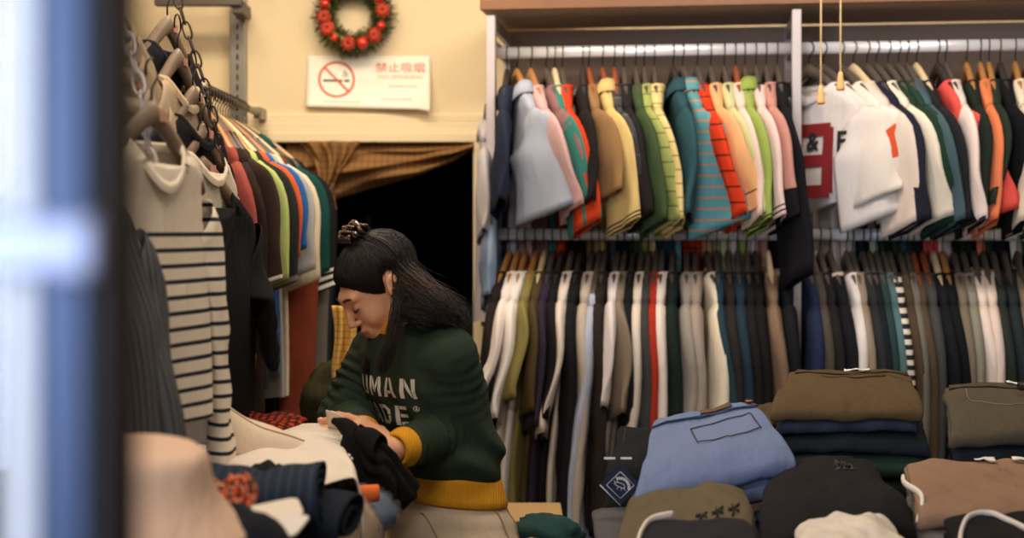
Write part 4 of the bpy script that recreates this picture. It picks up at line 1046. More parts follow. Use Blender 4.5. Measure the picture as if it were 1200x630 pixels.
# --- front row
G_ = quadpx((905, 537, 2.92), (1025, 533, 2.92), (1062, 578, 2.56), (882, 592, 2.50))
G_ = [Vector((.535, 2.94, 1.052)), Vector((.745, 2.94, 1.056)), Vector((.722, 2.56, 1.040)), Vector((.430, 2.48, 1.030))]
bk = cloth((30, 28, 30), var=.06)
T, top, b = folded('folded_tee', 'black folded tee with faint dark emblem in the middle', 'tee', G_, bk, 3, .026, 50, amp=.006, sag=.03, side=.6, thick=.75)
m = MB()
for k, x in enumerate((.60, .66, .72)):
    for (a, c) in (((x-.022, .30), (x, .22)), ((x, .22), (x+.022, .30)), ((x, .23), (x, .36)), ((x-.02, .36), (x+.02, .36))): m.tube([top(lerp(a[0], c[0], j/4), lerp(a[1], c[1], j/4), .004) for j in range(5)], .0022, 5, flat=.4)
m.build('chest_emblem', plain('emblem_grey', (62, 58, 60), .7), T)
H = [Vector((.240, 2.78, 1.030)), Vector((.455, 2.78, 1.036)), Vector((.425, 2.46, 1.006)), Vector((.160, 2.40, .972))]
T, top, b = folded('folded_tee', 'grey-olive folded tee with black chest emblem', 'tee', H, cloth((98, 86, 66), heather=.12, var=.1), 3, .024, 51, amp=.006, sag=.02, side=.5, thick=.75)
m = MB()
for (cx_, cy_) in ((.62, .66), (.74, .64), (.86, .62)):
    for k in range(5):
        a = 2*PI*k/5; m.tube([top(cx_+.012*math.cos(a), cy_+.03*math.sin(a), .004), top(cx_+.045*math.cos(a+.5), cy_+.10*math.sin(a+.5), .004)], .0042, 5, flat=.35)
m.build('chest_emblem', plain('emblem_black', (30, 28, 26), .8), T)
I = [Vector((.23, 2.52, 1.012)), Vector((.415, 2.54, 1.018)), Vector((.42, 2.28, 1.006)), Vector((.19, 2.28, .996))]
T, top, b = folded('folded_tee', 'dark plum folded tee with white piping along its edge', 'tee', I, cloth((40, 36, 44)), 3, .022, 52, amp=.004, sag=.01)
MB().tube(smooth([top(.02, .7, .004), top(.03, .3, .005), top(.10, .08, .006), top(.30, .0, .006)]), .007, 8, flat=.5).build('white_piping', cloth((226, 214, 200)), T)
Cc = [Vector((.505, 2.52, 1.024)), Vector((.665, 2.52, 1.024)), Vector((.69, 2.24, 1.0)), Vector((.44, 2.24, 1.0))]
T, top, b = folded('folded_tee', 'cream white folded tee at the bottom edge of the pile', 'tee', Cc, cloth((226, 214, 196), wash=(206, 196, 190)), 3, .024, 53, amp=.008, sag=.01, side=.7)
# --- tan trousers in plastic on the right, black top with white cord
Kt = [Vector((.80, 2.90, 1.062)), Vector((1.14, 2.90, 1.050)), Vector((1.14, 2.58, 1.022)), Vector((.735, 2.58, 1.030))]
T, top, b = folded('folded_trousers', 'tan folded trousers with white labels lying before the right stack', 'trousers', Kt, cloth((144, 114, 92), var=.08), 2, .022, 54, amp=.005, sag=.012)
strip(T, top, .40, .05, .52, .11, white_l, 'size_label', off=.008); strip(T, top, .62, .06, .80, .10, white_l, 'care_label', off=.008)
MB().tube(smooth([top(-.03, .35, .002), top(-.02, .6, .004), top(.03, .85, .003), top(.0, 1.0, -.02)]), .007, 8, flat=.6).build('white_drawstring', cloth((230, 220, 206)), T)
pl_m, nt, bs = new_mat('clear_plastic'); bs.inputs['Base Color'].default_value = lin((236, 236, 236)); bs.inputs['Roughness'].default_value = .12; bs.inputs['Transmission Weight'].default_value = .85; bs.inputs['IOR'].default_value = 1.25; bs.inputs['Alpha'].default_value = .55
bx_ = below(Kt, .052, .02, .005, -.02)
T, top, b = folded('folded_shirt', 'grey folded shirt in clear plastic under the tan trousers', 'shirt', bx_, cloth((112, 104, 104)), 2, .022, 55, amp=.004)
MB().grid(lambda u, v: top(u*1.04-.02, v*1.06, .006+.006*vnoise(u*17, v*13, 0, 3)), 40, 30).build('plastic_bag', pl_m, T)
Lc = [Vector((.76, 2.50, 1.028)), Vector((1.02, 2.52, 1.040)), Vector((1.04, 2.22, 1.01)), Vector((.70, 2.22, 1.0))]
T, top, b = folded('folded_hoodie', 'black folded hoodie with white drawcord at the lower right corner', 'hoodie', Lc, cloth((26, 25, 27)), 3, .024, 56, amp=.006, sag=.01)
MB().tube(smooth([top(.02, .75, .003), top(.06, .35, .006), top(.16, .12, .006), top(.30, .06, .006), top(.38, .2, .006), top(.44, .55, .005), top(.52, .9, .004)]), .0055, 8, flat=.7).build('white_drawcord', cloth((226, 216, 206)), T)
m = MB()
for k, (t_lab, col, c0) in enumerate((('folded clothes forming the lowest layer of the front row, grey one', (84, 82, 84), .26), ('folded clothes forming the lowest layer of the front row, navy one', (44, 50, 66), .58), ('folded clothes forming the lowest layer of the front row, brown one', (92, 74, 60), .92))):
    folded('folded_jumper', t_lab, 'jumper', [Vector((c0-.10, 2.84, .975)), Vector((c0+.20, 2.84, .975)), Vector((c0+.20, 2.30, .958)), Vector((c0-.12, 2.30, .955))], cloth(col), 2, .024, 60+k)

# ================================================================ low box of teal clothes under the rack, left of the right-hand table
bsk = thing('storage_box', 'cardboard box standing on a low stool below the rack beside the woman', 'box', (at(606, 0, 3.75).x, 3.78, 0))
MB().box((-.10, -.12, .0), (.12, .12, .785)).build('box_body', plain('carton_tan', (176, 142, 96), .8, var=.1), bsk, smooth=False, bevel=.004)
lumpy('folded_jumper', 'dark teal jumper in a plastic bag at the bottom beside the woman', 'jumper', (at(640, 0, 3.3).x, 3.3, .80), (.085, .08, .045), cloth((34, 64, 64), var=.15), 14)
lumpy('plastic_bag', 'crumpled clear pink bag at the bottom edge beside the woman', 'bag', (at(618, 0, 3.1).x, 3.1, .80), (.07, .08, .035), plain('pink_plastic', (196, 150, 140), .25, coat=.4), 15)
crt = thing('wooden_crate', 'low wooden crate under the teal jumper between the tables', 'crate', (at(632, 0, 3.2).x, 3.2, 0))
for z in (.1, .3, .48, .65): m = MB(); m.box((-.15, -.17, z), (.15, -.155, z+.12)); m.box((-.15, .155, z), (.15, .17, z+.12)); m.box((-.15, -.155, z), (-.135, .155, z+.12)); m.box((.135, -.155, z), (.15, .155, z+.12)); m.build('slat', twood, crt, smooth=False)
MB().box((-.135, -.155, .785), (.135, .155, .80)).build('lid', twood, crt, smooth=False)
for sx in (-1, 1):
    for sy in (-1, 1): MB().box((sx*.125-.012, sy*.145-.012, 0), (sx*.125+.012, sy*.145+.012, .79)).build('corner_post', twood, crt, smooth=False)

# ================================================================ the heap on the left-hand table
wcl = cloth((228, 216, 202), var=.05)
# white top spread over the heap with its right side hanging
ws = thing('white_shirt', 'white shirt spread over the heap, its right side hanging down', 'shirt', (-.55, 2.55, 1.10))
def wsf(u, v):
    # u left to right, v far to near
    px = lerp(lerp(228, 232, v), lerp(420, 446, v), u); Y = lerp(2.92, 2.36, v)
    z = 1.135-.02*v+.012*vnoise(u*5, v*4, 0, 2)+.010*math.sin(u*9+v*7)*v-.02*(1-u)
    d = max(0, u-.86)/.14
    x = (px-600)/F*Y
    return Vector((x-.035*d*d+.55+.0, Y-2.55, z-.15*d**1.5*(.35+.75*v)-1.10+.02*math.sin(v*12)*d))
b = MB().grid(wsf, 44, 34).build('shirt_cloth', wcl, ws, solid=.004, sub=1)
m = MB()
for k in range(7): m.ball(wsf(.885+.01*math.sin(k), .24+.06*k)+Vector((.002, -.001, .003)), (.0035, .0035, .003), 10, 6)
m.build('snap_buttons', plain('snap', (196, 186, 176), .3, .5), ws)
def wsleeve(u, v):
    a = 2*PI*u; c = Vector((lerp(-.24, -.02, v), lerp(.14, .22, v), lerp(.05, .075, v)+.03*math.sin(v*PI)))
    r = lerp(.055, .035, v); return c+Vector((.15*0, r*math.cos(a)*1.3, r*.55*math.sin(a)+.004*math.sin(v*25+a)))
# cream trousers slumped at back left
ct = thing('cream_trousers', 'cream cotton trousers slumped behind the white shirt at left', 'trousers', (-.66, 2.62, 1.12))
def ctf(u, v):
    a = -PI*.05+PI*1.1*u; r = lerp(.075, .035, v)*(1+.10*math.sin(v*14+u*5))
    c = Vector((lerp(-.02, .26, v), lerp(-.02, .10, v), lerp(.045, -.015, v)+.015*math.sin(v*5)))
    return c+Vector((.02*math.sin(u*6), -r*1.25*math.cos(a), r*1.1*math.sin(a)))
MB().grid(ctf, 22, 34).build('trouser_cloth', cloth((222, 204, 180)), ct, solid=.005, sub=1)
MB().tube([ctf(.35, k/20)+Vector((0, 0, .003)) for k in range(21)], .0016, 5).build('seam', plain('thread_tan', (150, 116, 70), .8), ct)
# red tartan flannel behind
tar = cloth((186, 62, 30), plaid=[((30, 22, 22), .017, .42, 'x', .8), ((30, 22, 22), .017, .42, 'y', .8), ((30, 22, 22), .017, .42, 'z', .5)], var=.1)
T, top, b = folded('flannel_shirt', 'red and black tartan flannel shirt folded behind the white shirt', 'shirt', [Vector((-.66, 3.02, 1.150)), Vector((-.43, 3.02, 1.140)), Vector((-.43, 2.80, 1.125)), Vector((-.66, 2.80, 1.130))], tar, 3, .02, 70, amp=.008)
T, top, b = folded('folded_jumper', 'dark folded jumper supporting the tartan shirt on the left heap', 'jumper', [Vector((-.95, 2.92, 1.06)), Vector((-.42, 2.92, 1.06)), Vector((-.42, 2.40, 1.045)), Vector((-.95, 2.40, 1.05))], cloth((46, 44, 48)), 5, .034, 71)
# navy rolled striped trousers
nr = thing('rolled_jeans', 'navy pinstriped trousers rolled up on the heap before the white shirt', 'jeans', at(306, 568, 2.20)+Vector((0, 0, -.012)), R(4))
nm = cloth((36, 46, 62), stripe=((52, 64, 82), .016, .18, 'x'), var=.1)
def spiral(u, v):
    a = v*PI*5.2; r = .014+.0066*a*.55; x = (u-.5)*.185
    return Vector((x+.004*math.sin(a*2), r*1.5*math.cos(a)+.006*math.sin(u*9+a*.5), r*.56*math.sin(a)+.006*math.sin(u*7+a)+.003*math.sin(u*17+2*a)))
MB().grid(spiral, 24, 90).build('rolled_cloth', nm, nr, solid=.005)
nr2 = thing('rolled_jeans', 'dark navy folded jeans below the rolled pinstriped trousers', 'jeans', at(335, 592, 2.26)+Vector((0, 0, -.015)), R(-8))
def fl2(u, v):
    a = v*PI*3.2; r = .016+.0075*a*.6; x = (u-.5)*.22
    return Vector((x, r*1.6*math.cos(a)+.006*math.sin(u*11), r*.6*math.sin(a)+.006*math.sin(u*8+a)))
MB().grid(fl2, 24, 70).build('rolled_cloth', cloth((26, 32, 44), var=.1), nr2, solid=.006)
T, top, b = folded('flannel_shirt', 'crumpled orange and red checked shirt beside the bucket hat', 'shirt', [Vector((-.45, 2.10, 1.160)), Vector((-.375, 2.10, 1.155)), Vector((-.370, 2.0, 1.13)), Vector((-.44, 2.0, 1.13))], cloth((206, 84, 50), plaid=[((40, 26, 26), .012, .4, 'x', .8), ((226, 190, 150), .011, .25, 'y', .7), ((60, 30, 26), .014, .3, 'z', .6)]), 3, .018, 72, amp=.014)
# cream cards and tags
for (px, py, Y, a, lab, col, w_, h_) in ((322, 600, 2.00, 20, 'cream card tag lying above the lower one near the hat', (232, 216, 196), .075, .045), (334, 618, 1.96, -25, 'white card tag lying lowest near the bucket hat', (238, 230, 222), .06, .05)):
    t = thing('card_tag', lab, 'tag', at(px, py, Y), R(a), rot=(R(24), R(-8), R(a)))
    m = MB(); n = 28; rr = []
    for z in (0, .0025):
        rr.append([Vector((math.copysign(abs(math.cos(2*PI*k/n))**.35, math.cos(2*PI*k/n))*w_/2, math.copysign(abs(math.sin(2*PI*k/n))**.35, math.sin(2*PI*k/n))*h_/2, z)) for k in range(n)])
    m.rings(rr).build('card', plain('card_'+lab[:5], col, .5), t, smooth=False)
# packages in clear film, orange roll, dark bundles along the table's right side
lumpy('black_bundle', 'black bunched garment under the hanging edge of the white shirt', 'garment', (-.41, 2.38, .95), (.10, .14, .115), cloth((24, 26, 32), var=.1), 21)
def package(label, c, r, col, seed, rz=0):
    t = lumpy('plastic_package', label, 'package', c, r, cloth(col, var=.15), seed); t.rotation_euler.z = rz
    m = MB(); rr = []; q = random.Random(seed)
    for i in range(21):
        ph = -PI/2+PI*(i+.02*(i == 0)-.02*(i == 20))/20; ring = []
        for k in range(40):
            th = 2*PI*k/40; d = Vector((math.cos(ph)*math.cos(th), math.cos(ph)*math.sin(th), math.sin(ph)))
            w_ = 1.12+.07*vnoise(d.x*8, d.y*8, d.z*9, seed)+.09*(q.random()-.5)
            ring.append(Vector((d.x*r[0]*w_, d.y*r[1]*w_, max(d.z*r[2]*w_, -r[2]*.6)+r[2]*.6)))
        rr.append(ring)
    m.rings(rr).build('clear_film', pl_m, t, smooth=True)
    return t
package('clear plastic package of beige clothes below the black garment', (-.33, 2.50, .93), (.09, .12, .09), (176, 150, 120), 31)
package('clear plastic package of dark clothes lowest at the table corner', (-.29, 2.62, .842), (.08, .10, .055), (40, 40, 48), 32)
package('clear plastic package of blue clothes under the held black garment', (-.275, 2.72, .965), (.055, .08, .05), (92, 112, 140), 33)
package('clear plastic package of cream clothes in front at the lower left', (-.36, 2.16, .92), (.09, .10, .06), (206, 184, 156), 34)
orr = thing('orange_roll', 'small orange rolled cloth under the held black garment', 'roll', at(430, 577, 2.56), R(20))
MB().grid(lambda u, v: Vector(((u-.5)*.04, (.004+.0016*v*9)*math.cos(v*PI*4)*1.0, (.004+.0016*v*9)*math.sin(v*PI*4))), 6, 60).build('rolled_cloth', cloth((224, 112, 56)), orr, solid=.002)
# black garment held in the woman's hands
bg = thing('black_garment', 'black garment held and bunched in the hands of the woman', 'garment', at(436, 530, 2.74))
def bgf(u, v):
    # hangs from the hands; u around, v downwards
    a = 2*PI*u; w_ = interp([(0, .010), (.12, .030), (.35, .048), (.7, .056), (.9, .050), (1, .03)], v)
    f = 1+.16*math.sin(a*5+v*4)+.10*math.sin(a*9-v*7)+.05*math.sin(a*14+v*16)
    c = Vector((lerp(-.030, .030, sstep(0, .8, v)), -.02+.03*v, lerp(.045, -.105, v)))
    return c+Vector((math.cos(a)*w_*f, math.sin(a)*w_*.7*f, .012*math.sin(a*3+v*9)))
MB().grid(bgf, 72, 34).build('garment_cloth', cloth((25, 23, 24), var=.08), bg, solid=.002)
def bgf2(u, v):
    p0 = Vector((-.075, .01, .060)); p1 = Vector((.02, -.035, .012))
    a = PI*2*u; r = lerp(.012, .036, v)
    return p0.lerp(p1, v)+Vector((.3*r*math.cos(a), r*math.cos(a)*.8, r*.8*math.sin(a)-.004*math.sin(v*12+a)))
MB().grid(bgf2, 24, 20).build('loose_sleeve', cloth((25, 23, 24), var=.08), bg, solid=.002)
cd = thing('paper_card', 'white paper card held up between the fingers of the woman', 'card', at(396, 497, 2.80), rot=(R(-58), R(18), R(-28)))
MB().grid(lambda u, v: Vector(((u-.5)*.055, (v-.5)*.05, .004*math.sin(u*3))), 6, 6).build('card', plain('paper_card', (222, 204, 186), .6), cd, solid=.0015)
# bucket hat and dark cap at the near end
ht = thing('bucket_hat', 'pale pink bucket hat lying on the near end of the left heap', 'hat', at(166, 594, 1.80), rot=(R(4), R(6), 0))
ZS = .74
prof = [(r_, z_*ZS) for r_, z_ in [(.004, .112), (.045, .112), (.066, .108), (.075, .096), (.080, .066), (.0865, .038), (.097, .012), (.114, -.014), (.136, -.042), (.138, -.045), (.134, -.044), (.112, -.018), (.094, .008), (.083, .034), (.077, .062), (.071, .094), (.06, .103)]]
m = MB(); rr = []
for r, z in prof: rr.append([Vector((r*math.cos(a)*(1+.03*math.sin(3*a+z*20)), r*1.12*math.sin(a), z+.008*math.sin(2*a+1)*(r/.13)**3)) for a in [2*PI*k/48 for k in range(48)]])
hb_ = m.rings(rr, cap=(True, False)).build('hat_felt', cloth((226, 190, 164), var=.05), ht, sub=1)
lumpy('navy_cap', 'dark navy knitted cap right of the bucket hat at the bottom', 'cap', (at(272, 0, 1.86).x, 1.86, 1.055), (.085, .09, .07), cloth((26, 28, 36), rib=(.008, 'x')), 25)
T, top, b = folded('folded_jumper', 'grey folded jumper under the bucket hat on the left heap', 'jumper', [Vector((-.78, 2.30, 1.05)), Vector((-.36, 2.30, 1.05)), Vector((-.33, 1.68, 1.045)), Vector((-.78, 1.68, 1.05))], cloth((70, 68, 72)), 6, .032, 73)
# ================================================================ implicit-surface modelling for the figure
def d_ell(P, c, r, M=None):
    q = P-np.array(c, float)
    if M is not None: q = q @ np.array(M)
    r = np.array(r, float); k0 = np.linalg.norm(q/r, axis=1); k1 = np.linalg.norm(q/(r*r), axis=1)+1e-9
    return k0*(k0-1)/k1
def d_cap(P, a, b, ra, rb):
    a = np.array(a, float); b = np.array(b, float); ab = b-a; q = P-a
    t = np.clip(q @ ab/(ab @ ab), 0, 1)
    return np.linalg.norm(q-t[:, None]*ab, axis=1)-(ra+(rb-ra)*t)
def smin(a, b, k):
    h = np.clip(.5+.5*(b-a)/k, 0, 1)
    return b+(a-b)*h-k*h*(1-h)
def smax(a, b, k): return -smin(-a, -b, k)
def surface_nets(fn, lo, hi, hx, hz=None, zaxis=None):
    xs = np.arange(lo[0], hi[0], hx); ys = np.arange(lo[1], hi[1], hx)
    zs = zaxis if zaxis is not None else np.arange(lo[2], hi[2], hx)
    nx, ny, nz = len(xs), len(ys), len(zs)
    V = np.full((nx, ny, nz), 1.0, np.float32)
    B = 12
    for i in range(0, nx, B):
        for j in range(0, ny, B):
            for k in range(0, nz, B):
                X = xs[i:i+B]; Y = ys[j:j+B]; Z = zs[k:k+B]
                c = np.array([[(X[0]+X[-1])/2, (Y[0]+Y[-1])/2, (Z[0]+Z[-1])/2]])
                d = fn(c)[0]; rad = .5*math.sqrt((X[-1]-X[0])**2+(Y[-1]-Y[0])**2+(Z[-1]-Z[0])**2)
                if abs(d) > rad*1.5+.02:
                    V[i:i+B, j:j+B, k:k+B] = d; continue
                g = np.stack(np.meshgrid(X, Y, Z, indexing='ij'), -1).reshape(-1, 3)
                V[i:i+B, j:j+B, k:k+B] = fn(g).reshape(len(X), len(Y), len(Z))
    S = V < 0
    cnt = np.zeros((nx-1, ny-1, nz-1), np.int16)
    for a in (0, 1):
        for b in (0, 1):
            for c in (0, 1): cnt += S[a:nx-1+a, b:ny-1+b, c:nz-1+c]
    act = (cnt > 0) & (cnt < 8)
    I = np.argwhere(act); idx = np.full(act.shape, -1, np.int64); idx[act] = np.arange(len(I))
    pos = np.zeros((len(I), 3)); w = np.zeros(len(I))
    axes = (xs, ys, zs)
    cor = [(a, b, c) for a in (0, 1) for b in (0, 1) for c in (0, 1)]
    for ax in range(3):
        for c0 in cor:
            if c0[ax]: continue
            c1 = list(c0); c1[ax] = 1
            A = I+np.array(c0); Bq = I+np.array(c1)
            va = V[A[:, 0], A[:, 1], A[:, 2]]; vb = V[Bq[:, 0], Bq[:, 1], Bq[:, 2]]
            m = (va < 0) != (vb < 0)
            t = np.where(m, va/np.where(m, va-vb, 1), 0)
            pa = np.stack([axes[q][A[:, q]] for q in range(3)], 1); pb = np.stack([axes[q][Bq[:, q]] for q in range(3)], 1)
            pos += np.where(m[:, None], pa+(pb-pa)*t[:, None], 0); w += m
    pos /= w[:, None]
    F_ = []
    for ax in range(3):
        u, v = [(1, 2), (2, 0), (0, 1)][ax]
        sl0 = [slice(0, n) for n in (nx, ny, nz)]; sl1 = list(sl0)
        sl0[ax] = slice(0, (nx, ny, nz)[ax]-1); sl1[ax] = slice(1, (nx, ny, nz)[ax])
        ch = S[tuple(sl0)] != S[tuple(sl1)]
        E = np.argwhere(ch)
        ok = (E[:, u] > 0) & (E[:, v] > 0) & (E[:, u] < (nx, ny, nz)[u]-1) & (E[:, v] < (nx, ny, nz)[v]-1)
        E = E[ok]
        def at_(du, dv):
            q = E.copy(); q[:, u] += du; q[:, v] += dv
            return idx[q[:, 0], q[:, 1], q[:, 2]]
        quad = np.stack([at_(-1, -1), at_(0, -1), at_(0, 0), at_(-1, 0)], 1)
        inside = S[E[:, 0], E[:, 1], E[:, 2]]
        quad[~inside] = quad[~inside][:, ::-1]
        F_.append(quad)
    Fq = np.concatenate(F_); Fq = Fq[(Fq >= 0).all(1)]
    return pos, Fq
def np_mesh(name, pos, quads, mats, parent, mi=None, origin=(0, 0, 0), relax=1):
    pos = pos.copy()
    for _ in range(relax):
        acc = np.zeros_like(pos); n = np.zeros(len(pos))
        for a, b in ((0, 1), (1, 2), (2, 3), (3, 0)):
            for s, t in ((a, b), (b, a)):
                np.add.at(acc, quads[:, s], pos[quads[:, t]]); np.add.at(n, quads[:, s], 1)
        pos = pos*.5+.5*acc/np.maximum(n, 1)[:, None]
    me = bpy.data.meshes.new(name)
    me.from_pydata((pos-np.array(origin)).tolist(), [], quads.tolist())
    for m in mats: me.materials.append(m)
    if mi is not None: me.polygons.foreach_set('material_index', mi)
    me.polygons.foreach_set('use_smooth', [True]*len(me.polygons)); me.update()
    o = bpy.data.objects.new(name, me); C.objects.link(o); o.parent = parent
    return o
def a3(v): return np.array([v[0], v[1], v[2]], float)

# ---------------------------------------------------------------- pose
ALF = R(40)
PF = np.array([-math.cos(ALF), -math.sin(ALF), 0]); PL = np.array([math.sin(ALF), -math.cos(ALF), 0])      # torso front, her left
SP = [(.60, -.128, 3.06, .150, .110), (.80, -.130, 3.055, .160, .118), (.90, -.134, 3.05, .150, .108), (1.0, -.142, 3.05, .116, .084), (1.1, -.160, 3.045, .120, .092), (1.2, -.186, 3.035, .134, .104), (1.27, -.204, 3.03, .130, .088), (1.32, -.210, 3.025, .090, .066), (1.37, -.214, 3.02, .055, .054), (1.45, -.215, 3.015, .05, .05)]
spz = np.array([s[0] for s in SP]); spa = np.array(SP)
def d_torso(P, add=0.0, blouse=False):
    z = P[:, 2]
    cx, cy, a, b = (np.interp(z, spz, spa[:, i]) for i in (1, 2, 3, 4))
    if blouse:
        g = np.exp(-((z-1.055)/.045)**2)*.015; a = a+g; b = b+g
    dx = P[:, 0]-cx; dy = P[:, 1]-cy
    l = dx*PL[0]+dy*PL[1]; f = dx*PF[0]+dy*PF[1]
    a = a+add; b = b+add
    k0 = np.sqrt((l/a)**2+(f/b)**2); k1 = np.sqrt((l/a**2)**2+(f/b**2)**2)+1e-9
    return np.maximum(np.maximum(k0*(k0-1)/k1, z-1.37-add), .58-z)
SHL = np.array([-.135, 2.935, 1.275]); ELL = np.array([-.112, 3.01, 1.108]); WRL = np.array([-.232, 2.80, 1.098])
SHR = np.array([-.285, 3.12, 1.275]); ELR = np.array([-.36, 3.09, 1.12]); WRR = np.array([-.300, 2.90, 1.108])
# head frame
HP, HY = R(40), R(24)
hf = np.array([-math.cos(HY)*math.cos(HP), -math.sin(HY)*math.cos(HP), -math.sin(HP)])
hl = np.array([math.sin(HY), -math.cos(HY), 0.0]); hu = np.cross(hf, hl)
HM = np.stack([hf, hl, hu])                       # rows: local axes in world
HC = a3(at(442, 331, 3.0)); HS = .92
def head_l(P): return ((P-HC) @ HM.T)/HS
def head_w(p): return np.array(p, float)*HS @ HM+HC
def d_head(P):
    q = head_l(P)
    d = d_ell(q, (-.014, 0, .022), (.090, .073, .075))
    d = smin(d, d_ell(q, (.030, 0, -.032), (.060, .058, .080)), .03)
    d = smin(d, d_ell(q, (.064, 0, -.094), (.022, .026, .019)), .028)
    qa = q.copy(); qa[:, 1] = np.abs(qa[:, 1])
    d = smin(d, d_cap(qa, (.0, .054, -.052), (.055, .020, -.098), .015, .013), .02)
    d = smin(d, d_ell(qa, (.060, .037, -.040), (.022, .022, .024)), .022)
    d = smin(d, d_cap(qa, (.074, .042, .020), (.086, .0, .022), .010, .011), .018)
    d = smax(d, -d_ell(qa, (.099, .031, .000), (.020, .017, .012)), .014)
    d = smin(d, d_ell(qa, (.0725, .0305, -.003), (.0150, .0165, .0135)), .005)
    d = smin(d, d_cap(q, (.087, 0, .012), (.1085, 0, -.034), .0065, .0088), .010)
    d = smin(d, d_ell(qa, (.0985, .0105, -.0385), (.009, .0072, .0068)), .006)
    d = smin(d, d_ell(q, (.083, 0, -.070), (.014, .026, .020)), .014)
    d = smin(d, d_cap(qa, (.0885, .0185, -.0675), (.0965, .003, -.0640), .0035, .0052), .006)
    d = smin(d, d_cap(qa, (.0885, .0150, -.0735), (.0945, .0, -.0765), .0035, .0058), .006)
    d = smax(d, -d_cap(qa, (.0930, .0210, -.0698), (.1035, .0, -.0700), .0012, .0018), .004)
    # ears
    M = np.array([[math.cos(.25), 0, -math.sin(.25)], [0, 1, 0], [math.sin(.25), 0, math.cos(.25)]])
    e = d_ell(qa, (-.008, .077, -.014), (.0185, .0085, .031), M)
    e = smax(e, -d_ell(qa, (-.004, .0865, -.010), (.0105, .0060, .0195), M), .004)
    e = smin(e, d_ell(qa, (.004, .0755, -.016), (.006, .006, .009)), .006)
    e = smin(e, d_ell(qa, (-.002, .0755, -.041), (.0085, .0055, .0095)), .008)
    d = smin(d, e, .006)
    return d*HS
def finger(P, pts, r):
    d = None
    for i in range(len(pts)-1):
        e = d_cap(P, pts[i], pts[i+1], r[i], r[i+1])
        d = e if d is None else smin(d, e, .004)
    return d
def make_hand(W, fwd, side, up, curl, spread=.10, thumb_side=1, sc=1.0, thumb_fwd=.6, tout=1.0):
    """W wrist, fwd = along the fingers, side = towards the little finger, up = back of the hand; returns palm centre/frame and finger chains"""
    fwd, side, up = [np.array(v)/np.linalg.norm(v) for v in (fwd, side, up)]
    up = up-fwd*(up @ fwd); up /= np.linalg.norm(up); side2 = np.cross(fwd, up); side = side2 if side2 @ side > 0 else -side2
    fs = []
    lens = [(.036, .023, .019), (.040, .026, .020), (.037, .024, .019), (.029, .019, .017)]
    for k in range(4):
        off = (-.0300+.0200*k)*sc
        base = W+fwd*(.082-.004*abs(k-1.2))*sc+side*off+up*.002
        a = spread*(k-1.3); cu = curl[k] if hasattr(curl, '__len__') else curl
        d0 = fwd*math.cos(a)+side*math.sin(a); pts = [base]; ang = .15
        for s, L in enumerate(lens[k]):
            ang += cu*(.8 if s == 0 else 1.0)
            dd = d0*math.cos(ang)-up*math.sin(ang); pts.append(pts[-1]+dd*L*sc)
        rr = [.0092, .0086, .0078, .0066] if k < 3 else [.0082, .0074, .0068, .0058]
        fs.append((pts, [x*sc for x in rr]))
    b = W+fwd*.022*sc-side*.022*sc-up*.006
    t1 = b+(fwd*(.55+.4*(1-tout))-side*.75*tout-up*.35)*.040*sc; t2 = t1+(fwd*(.5+thumb_fwd)-side*.35*tout-up*.35)/1.1*.030*sc; t3 = t2+(fwd*(.6+thumb_fwd)-side*.05-up*.3)/1.2*.024*sc
    fs.append(([b, t1, t2, t3], [.0125*sc, .0105*sc, .0092*sc, .0076*sc]))
    M = np.stack([fwd, side, up], 1)
    pc = W+fwd*.047*sc
    return (W, pc, M, sc, fs)
def d_hand(P, h):
    W, pc, M, sc, fs = h
    near = np.linalg.norm(P-(W+M[:, 0]*.07), axis=1)
    if near.min() > .22: return near-.15
    d = d_ell(P, pc, (.052*sc, .042*sc, .0165*sc), M)
    d = smin(d, d_cap(P, W, W+M[:, 0]*.03, .0225, .021), .02)
    # knuckles row keeps the palm broad where fingers leave it
    kp = [f[0][0] for f in fs[:4]]
    d = smin(d, d_cap(P, kp[0], kp[3], .0115*sc, .0100*sc), .014)
    for i, (pts, r) in enumerate(fs): d = smin(d, finger(P, pts, r), .004 if i < 4 else .009)
    return d
HLf = a3(at(404, 499, 2.83))-WRL
HANDL = make_hand(WRL+HLf/np.linalg.norm(HLf)*.012, HLf, (.1, -.8, -.5), (.15, -.55, .85), [.10, .13, .16, .20], spread=.05)
HRf = np.array([-.13, -.13, -.03])
HANDR = make_hand(WRR, HRf, (-.6, .7, -.1), (-.1, .25, .95), [.30, .34, .38, .42], spread=.08, tout=.15)
def d_body(P):
    d = d_torso(P, -.011)
    nb = np.array([-.212, 3.02, 1.33])
    d = smin(d, d_cap(P, nb, head_w((-.030, 0, -.045)), .056, .050), .03)
    if P[:, 2].max() > 1.2: d = smin(d, d_head(P), .018)
    for S_, E_, W_ in ((SHL, ELL, WRL), (SHR, ELR, WRR)):
        d = smin(d, d_cap(P, S_, E_, .042, .036), .022)
        d = smin(d, d_cap(P, E_, W_, .037, .0235), .012)
    for h in (HANDL, HANDR): d = smin(d, d_hand(P, h), .010)
    if P[:, 2].min() < 1.0:
        for s in (1, -1):
            hip = np.array([-.130, 3.055, .84])+PL*s*.078; kn = hip+np.array([0, 0, -.40])+PF*.012; an = np.array([kn[0], kn[1], .085])-PF*.02
            d = smin(d, d_cap(P, hip, kn, .082, .054), .03); d = smin(d, d_cap(P, kn, an, .052, .036), .02)
            d = smin(d, d_cap(P, an+np.array([0, 0, -.045]), an+PF*.13+np.array([0, 0, -.055]), .034, .026), .02)
    return d
zax = np.concatenate([np.arange(-.02, .86, .011), np.arange(.86, 1.60, .003)])
skin_m = plain('skin', (226, 168, 132), .5, var=.05, bscale=40, bump=.03)
skin_m.node_tree.nodes['Principled BSDF'].inputs['Subsurface Weight'].default_value = .12
